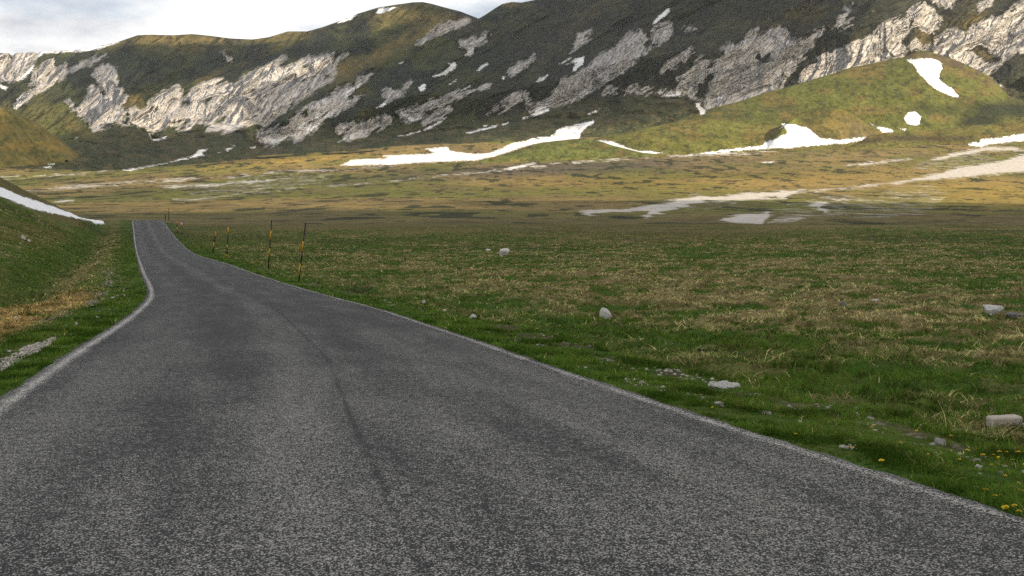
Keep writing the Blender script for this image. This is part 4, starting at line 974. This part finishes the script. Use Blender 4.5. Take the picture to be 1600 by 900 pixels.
# loose chips on both verges and in the lay-by
def chips():
    R = np.random.default_rng(5); pts = []
    def add(x, y, s): pts.append((x, y, s))
    lx = np.array(LAYBY); 
    for _ in range(9000):
        x = R.uniform(lx[:, 0].min(), lx[:, 0].max()); y = R.uniform(lx[:, 1].min(), lx[:, 1].max())
        if in_poly(np.array([x]), np.array([y]), LAYBY)[0]: add(x, y, R.uniform(.008, .028) * (2 if R.random() < .05 else 1))
    nlay = len(pts)
    for _ in range(1500):
        y = math.exp(R.uniform(math.log(4), math.log(55))); lat = R.normal(1.3, .38)
        k = float(fbm(np.array([y * .9]), np.array([lat * 1.2]), 3, 601)[0])
        if k > .54: add(float(croad(y)) + ROADW / 2 + lat, y, R.uniform(.010, .035) * (1 + y * .02))
    for _ in range(1500):
        y = math.exp(R.uniform(math.log(9), math.log(60))); lat = R.normal(1.7, .5)
        k = float(fbm(np.array([y * .5]), np.array([lat * 1.2]), 3, 603)[0])
        if k > .56: add(float(croad(y)) - ROADW / 2 - lat, y, R.uniform(.010, .04) * (1 + y * .015))
    # broken slabs showing through the turf of the right verge
    for (u, v, rx) in [(886, 554, 14), (870, 549, 9), (923, 567, 12), (950, 563, 6), (985, 582, 16), (990, 595, 14), (1012, 602, 12), (965, 580, 8), (1045, 611, 14), (1075, 618, 12), (1098, 624, 12), (1125, 632, 10), (1078, 593, 8), (1060, 580, 5), (805, 531, 8), (760, 520, 8), (846, 540, 6), (1200, 646, 10), (610, 478, 6), (1285, 684, 9), (1330, 700, 9), (1400, 722, 8), (1180, 617, 10), (100, 520, 9), (112, 524, 8), (85, 527, 8), (106, 510, 8), (170, 492, 8), (190, 462, 5)]:
        g = ground_at(u, v)[0]; sc = g[1] / F
        for _ in range(10): add(g[0] + R.normal(0, rx * sc * .8), g[1] + R.normal(0, rx * sc * 1.1), R.uniform(.012, .05) * max(1, g[1] / 18))
    pts_ = np.array(pts); n_ = len(pts_)
    x, y, s = pts_.T; z = H(x, y)
    base = np.array([(-1,-1,-.4),(1,-1,-.4),(1,1,-.4),(-1,1,-.4),(-.7,-.6,.45),(.6,-.7,.45),(.7,.6,.45),(-.6,.7,.45)], float)
    J = base[None] * (1 + R.uniform(-.35, .35, (n_, 8, 3))); a = R.uniform(0, 6.28, n_)
    xr = J[..., 0] * np.cos(a)[:, None] - J[..., 1] * np.sin(a)[:, None] * .7; yr = J[..., 0] * np.sin(a)[:, None] + J[..., 1] * np.cos(a)[:, None] * .7
    V = np.stack([x[:, None] + xr * s[:, None] * .6, y[:, None] + yr * s[:, None] * .6, z[:, None] + J[..., 2] * s[:, None] * .5 + s[:, None] * .14], -1).reshape(-1, 3)
    fc = np.array([(4,5,6,7),(0,1,5,4),(1,2,6,5),(2,3,7,6),(3,0,4,7)])
    Fc = (np.arange(n_)[:, None, None] * 8 + fc[None]).reshape(-1, 4)
    m, n, l, b = new_mat('limestone_chips'); l.new(attr(n, 'col').outputs['Color'], b.inputs['Base Color']); b.inputs['Roughness'].default_value = .9
    c = lerp(np.array([.15, .13, .11]), np.array([.42, .39, .35]), R.uniform(0, 1, (n_, 1)))
    c[:nlay] = lerp(np.array([.30, .27, .24]), np.array([.62, .57, .52]), R.uniform(0, 1, (nlay, 1)))
    o = mesh_obj('gravel', V, Fc, m, None, False, {'col': np.repeat(c, 8, 0)}); tag(o, 'pale limestone chips scattered along both verges and the left gravel patch', 'gravel', kind='stuff')
chips()

parts_ = [build_grass(1200000, 3.6, 190), build_grass(560000, 3.2, 22, 3.2)]; ROCKPOS = []
nv_ = len(parts_[0][0])
o = mesh_obj('grass', np.concatenate([p[0] for p in parts_]), np.concatenate([parts_[0][1], parts_[1][1] + nv_]), M_GRASS, None, False, {'col': np.concatenate([p[2] for p in parts_])})
tag(o, 'short green turf mixed with straw-coloured dry tufts beside the road', 'grass', kind='stuff'); del parts_

# ------------------------------------------------------------------ snow poles, road sign
def paint(name, col, rough=.5):
    m, n, l, b = new_mat(name); geo = n.new('ShaderNodeNewGeometry')
    c = mixc(n, l, ramp(n, l, noise(n, l, geo.outputs['Position'], 14, 5, .7), .4, .7), col, tuple(q * .6 for q in col))
    l.new(c, b.inputs['Base Color']); b.inputs['Roughness'].default_value = rough; return m
M_BLACK = paint('black_paint', (.014, .013, .013)); M_YEL = paint('yellow_band', (.60, .33, .015)); M_STEEL = paint('galvanised_steel', (.10, .10, .10)); M_RED = paint('red_paint', (.50, .03, .03)); M_WHT = paint('white_paint', (.75, .74, .72))
def tube(name, a, b_, r, mat, parent, seg=10, cap=True):
    a = Vector(a); b_ = Vector(b_); bm = bmesh.new()
    bmesh.ops.create_cone(bm, cap_ends=True, segments=seg, radius1=r, radius2=r, depth=(b_ - a).length)
    q = (b_ - a).to_track_quat('Z', 'Y'); mid_ = (a + b_) / 2
    for v in bm.verts: v.co = q @ v.co + mid_
    me = bpy.data.meshes.new(name); bm.to_mesh(me); bm.free(); me.materials.append(mat)
    for p in me.polygons: p.use_smooth = len(p.vertices) == 4
    o = bpy.data.objects.new(name, me); COL.objects.link(o); o.parent = parent; return o
def snow_pole(ub, vb, ut, vt, bands, label, base=None):
    g = ground_at(ub, vb)[0] if base is None else np.array(base)
    s = g[1] * CP - g[2] * SP; hgt = (vb - vt) * s / F
    e = bpy.data.objects.new('snow_pole', None); COL.objects.link(e); e.location = g
    tag(e, label, 'snow pole', 'snow poles along the right edge of the road')
    top = Vector(((ut - ub) * s / F, .03, hgt)); low = Vector((0, 0, -.15))
    r = max(.031, (1.7 if s < 140 else 1.15) * s / F / 2)
    tube('shaft', low, top, r, M_BLACK, e)
    cp = tube('cap', top, top + top.normalized() * .015, r * .8, M_BLACK, e)
    for (v0, v1) in bands:
        a = top * ((vb - v1) / (vb - vt)); b2 = top * ((vb - v0) / (vb - vt))
        tube('yellow_band', a, b2, r * 1.18, M_YEL, e)
snow_pole(466, 440, 479, 349, [(377, 394), (412, 431)], 'nearest black snow pole with yellow bands, leaning right at the roadside')
snow_pole(419, 420, 426, 345, [(361, 375), (389, 402)], 'second nearest black and yellow snow pole, thinner one left of the nearest')
snow_pole(354, 402, 358, 356, [(356, 367), (383, 388.5), (398, 402)], 'third snow pole along the road with a bright yellow band at its tip')
snow_pole(332, 395, 338, 362, [(362, 370), (379, 388)], 'short snow pole fourth along the road, tilted beside the third')
snow_pole(277, 366, 277, 344, [(345, 350), (355, 361)], 'distant snow pole just left of the red warning sign')
for (u_, s_, lab) in ((267, 212, 'far snow pole at the crest of the road, right one of the last two'), (261.5, 226, 'far snow pole at the crest of the road, left one of the last two')):
    x_ = (u_ - 800) / F * s_; y_ = s_ * CP + .1; z_ = float(H(np.array([x_]), np.array([y_]))[0])
    uu, vv = UV(x_, y_, z_)
    snow_pole(uu, vv, uu, vv - 2.5 * F / s_, [(vv - 2.5 * F / s_ + 2, vv - 2.5 * F / s_ + 6)], lab, base=(x_, y_, z_))
def sign():
    g = ground_at(284.5, 368)[0]; s = g[1] * CP - g[2] * SP; hgt = 16.5 * s / F; k = 8.0 * s / F
    e = bpy.data.objects.new('road_sign', None); COL.objects.link(e); e.location = g
    tag(e, 'triangular red and white warning sign on a dark post beside the far road', 'road sign')
    tube('post', (0, 0, -.2), (0, 0, hgt + k * .75), .045, M_STEEL, e)
    def plate(name, sc, y, mat, pts=None, th=.006):
        pts = pts or [(-.5, 0), (.5, 0), (0, .866)]
        cz = .2887
        bm = bmesh.new(); f = [bm.verts.new((p[0] * sc * k, y, hgt + (cz + (p[1] - cz) * sc) * k)) for p in pts]
        fc = bm.faces.new(f); ex = bmesh.ops.extrude_face_region(bm, geom=[fc])
        bmesh.ops.translate(bm, vec=(0, -th, 0), verts=[v for v in ex['geom'] if isinstance(v, bmesh.types.BMVert)])
        bmesh.ops.recalc_face_normals(bm, faces=bm.faces)
        me = bpy.data.meshes.new(name); bm.to_mesh(me); bm.free(); me.materials.append(mat)
        o = bpy.data.objects.new(name, me); COL.objects.link(o); o.parent = e
    plate('border', 1.0, -.05, M_RED); plate('face', .66, -.06, M_WHT)
    plate('symbol', .66, -.070, M_BLACK, [(-.08, .12), (.02, .12), (.06, .27), (-.02, .36), (.03, .5), (-.05, .5), (-.10, .36), (-.02, .26)])
sign()

# ------------------------------------------------------------------ dead shrub, thin stem, dry stalks, flowers
M_TWIG = paint('dead_twig', (.075, .052, .042), .9); M_STRAW = paint('dry_stalk', (.24, .18, .09), .9); M_STEM = paint('flower_stem', (.06, .11, .02), .8); M_PETAL = paint('yellow_petal', (.85, .60, .02), .7)
def twig_mesh(name, segs, mat):
    V = []; Fc = []
    for a, b_, r0, r1 in segs:
        a = np.array(a); b_ = np.array(b_); d = b_ - a; L_ = np.linalg.norm(d); d = d / (L_ + 1e-9)
        s = np.cross(d, [0, 0, 1.]); s = s / (np.linalg.norm(s) + 1e-6) if np.linalg.norm(s) > .05 else np.array([1., 0, 0]); t = np.cross(d, s)
        i = len(V)
        for k_ in range(3):
            an = k_ * 2.0944; o_ = s * math.cos(an) + t * math.sin(an); V.append(a + o_ * r0); V.append(b_ + o_ * r1)
        for k_ in range(3):
            j = (k_ + 1) % 3; Fc.append((i + 2 * k_, i + 2 * j, i + 2 * j + 1, i + 2 * k_ + 1))
    return mesh_obj(name, V, Fc, mat)
def grow(R, p, d, L_, r, depth, out, spread):
    if depth == 0: return
    q = p + d * L_; out.append((p, q, r, r * .65))
    for _ in range(R.integers(2, 4)):
        nd = d + R.normal(0, spread, 3); nd[2] = abs(nd[2]) * .8 + .05; nd /= np.linalg.norm(nd)
        grow(R, q, nd, L_ * R.uniform(.6, .85), r * .62, depth - 1, out, spread)
def shrub(u, v, wpx, hpx, label, seed, name='shrub', n_=16, mat=None):
    g = ground_at(u, v)[0]; s = g[1] * CP - g[2] * SP; w = wpx * s / F; h = hpx * s / F; R = np.random.default_rng(seed); segs = []
    for _ in range(n_):
        d = R.normal(0, 1, 3); d[2] = abs(d[2]) * .5 + .35; d /= np.linalg.norm(d)
        grow(R, np.array([R.normal(0, w * .07), R.normal(0, w * .07), -.02]), d, h * .5, max(.006, .35 * s / F), 4, segs, .5)
    o = twig_mesh(name, segs, mat or M_TWIG); o.location = g
    tag(o, label, 'shrub')
shrub(561, 459, 34, 20, 'low leafless brown shrub in dry grass right of the snow poles', 3)
shrub(1080, 582, 24, 11, 'small dead brown twig clump on the verge above the jagged outcrop', 4, n_=8)
shrub(926, 541, 22, 9, 'low dark twig clump in the grass right of the thin upright stem', 8, n_=7)
def stem(u0, v0, u1, v1, label, mat, name='stem', cat='plant stem', rpx=.55):
    g = ground_at(u0, v0)[0]; s = g[1] * CP - g[2] * SP; k = s / F
    R = np.random.default_rng(int(u0)); a = np.array([0, 0, -.02]); b_ = np.array([(u1 - u0) * k, .02, (v0 - v1) * k]); segs = []; pts = [a + (b_ - a) * t + R.normal(0, .004, 3) * (t > 0) for t in np.linspace(0, 1, 7)]
    for i in range(6): segs.append((pts[i], pts[i + 1], rpx * k * (1.1 - i * .1), rpx * k * (1.0 - i * .1)))
    for i in (3, 4, 5): segs.append((pts[i], pts[i] + np.array([.02 * (-1) ** i, 0, .05]), rpx * k * .6, rpx * k * .2))
    o = twig_mesh(name, segs, mat); o.location = g; tag(o, label, cat)
stem(863, 524, 873, 478, 'thin dark upright stem standing alone at the meadow edge', M_TWIG)
stem(1436, 738, 1478, 723, 'long dry stalk leaning over the grass of the near right verge', M_STRAW, 'stalk')
def flower_proto():
    e = bpy.data.objects.new('flower', None); COL.objects.link(e)
    st = twig_mesh('stem', [((0, 0, 0), (.004, .002, .055), .0022, .002), ((.004, .002, .055), (.01, .004, .10), .002, .0018)], M_STEM); st.parent = e
    V = []; Fc = []; R = np.random.default_rng(2)
    for ring, (n_, r_, up) in enumerate(((14, .019, .004), (11, .014, .009), (7, .008, .012))):
        for k_ in range(n_):
            a = 6.283 * k_ / n_ + ring * .2 + R.uniform(-.1, .1); w = 6.283 / n_ * .55; c = np.array([.01, .004, .10])
            i = len(V); q = r_ * R.uniform(.85, 1.1)
            V += [c + (0, 0, 0), c + (math.cos(a - w) * q * .8, math.sin(a - w) * q * .8, up * .8), c + (math.cos(a) * q, math.sin(a) * q, up), c + (math.cos(a + w) * q * .8, math.sin(a + w) * q * .8, up * .8)]
            Fc.append((i, i + 1, i + 2, i + 3))
    hd = mesh_obj('flower_head', V, Fc, M_PETAL); hd.parent = e
    return e
FL = [(1242,679,.8),(1255,683,.7),(1272,679,1.3),(1331,702,.9),(1379,723,1.2),(1411,694,1.0),(1509,706,1.0),(1487,682,.7),(1541,714,1.1),(1551,714,.9),(1564,709,1.0),(1572,709,.8),(1591,710,1.4),(1595,701,1.0),(1535,769,1.3),(1555,778,.8),(1582,792,1.3),(1589,794,1.0),(1596,804,1.1),(1435,675,.7),(1117,637,.8),(1164,636,.8),(1123,640,.6),(1598,770,.8),(1562,716,.7),(1360,670,.8),(1370,666,.7)]
FL += [(1553,700,.6),(1580,721,.7),(1600,727,.7),(1545,727,.6),(1569,745,.7),(1525,705,.6),(1590,757,.8),(1498,719,.6),(1560,690,.6),(1450,712,.6)]
FP = flower_proto(); R_ = np.random.default_rng(11)
for i, (u, v, k) in enumerate(FL):
    if i == 0: e = FP
    else:
        e = FP.copy(); COL.objects.link(e)
        for ch in list(FP.children):
            c_ = ch.copy(); COL.objects.link(c_); c_.parent = e
    hh = .10
    g = ground_at(u, v + 6)[0]
    P_ = P3(float(u), float(v), (g[1] * CP - g[2] * SP)); sc = .85 * k
    e.location = (P_[0], P_[1], P_[2] - hh * sc * .8 + .012); e.scale = (sc, sc, sc * .8); e.rotation_euler = (R_.uniform(-.35, .1), R_.uniform(-.3, .3), R_.uniform(0, 6))
    tag(e, 'small yellow dandelion-like flower in the green grass of the right verge', 'flower', 'yellow flowers in the roadside grass')
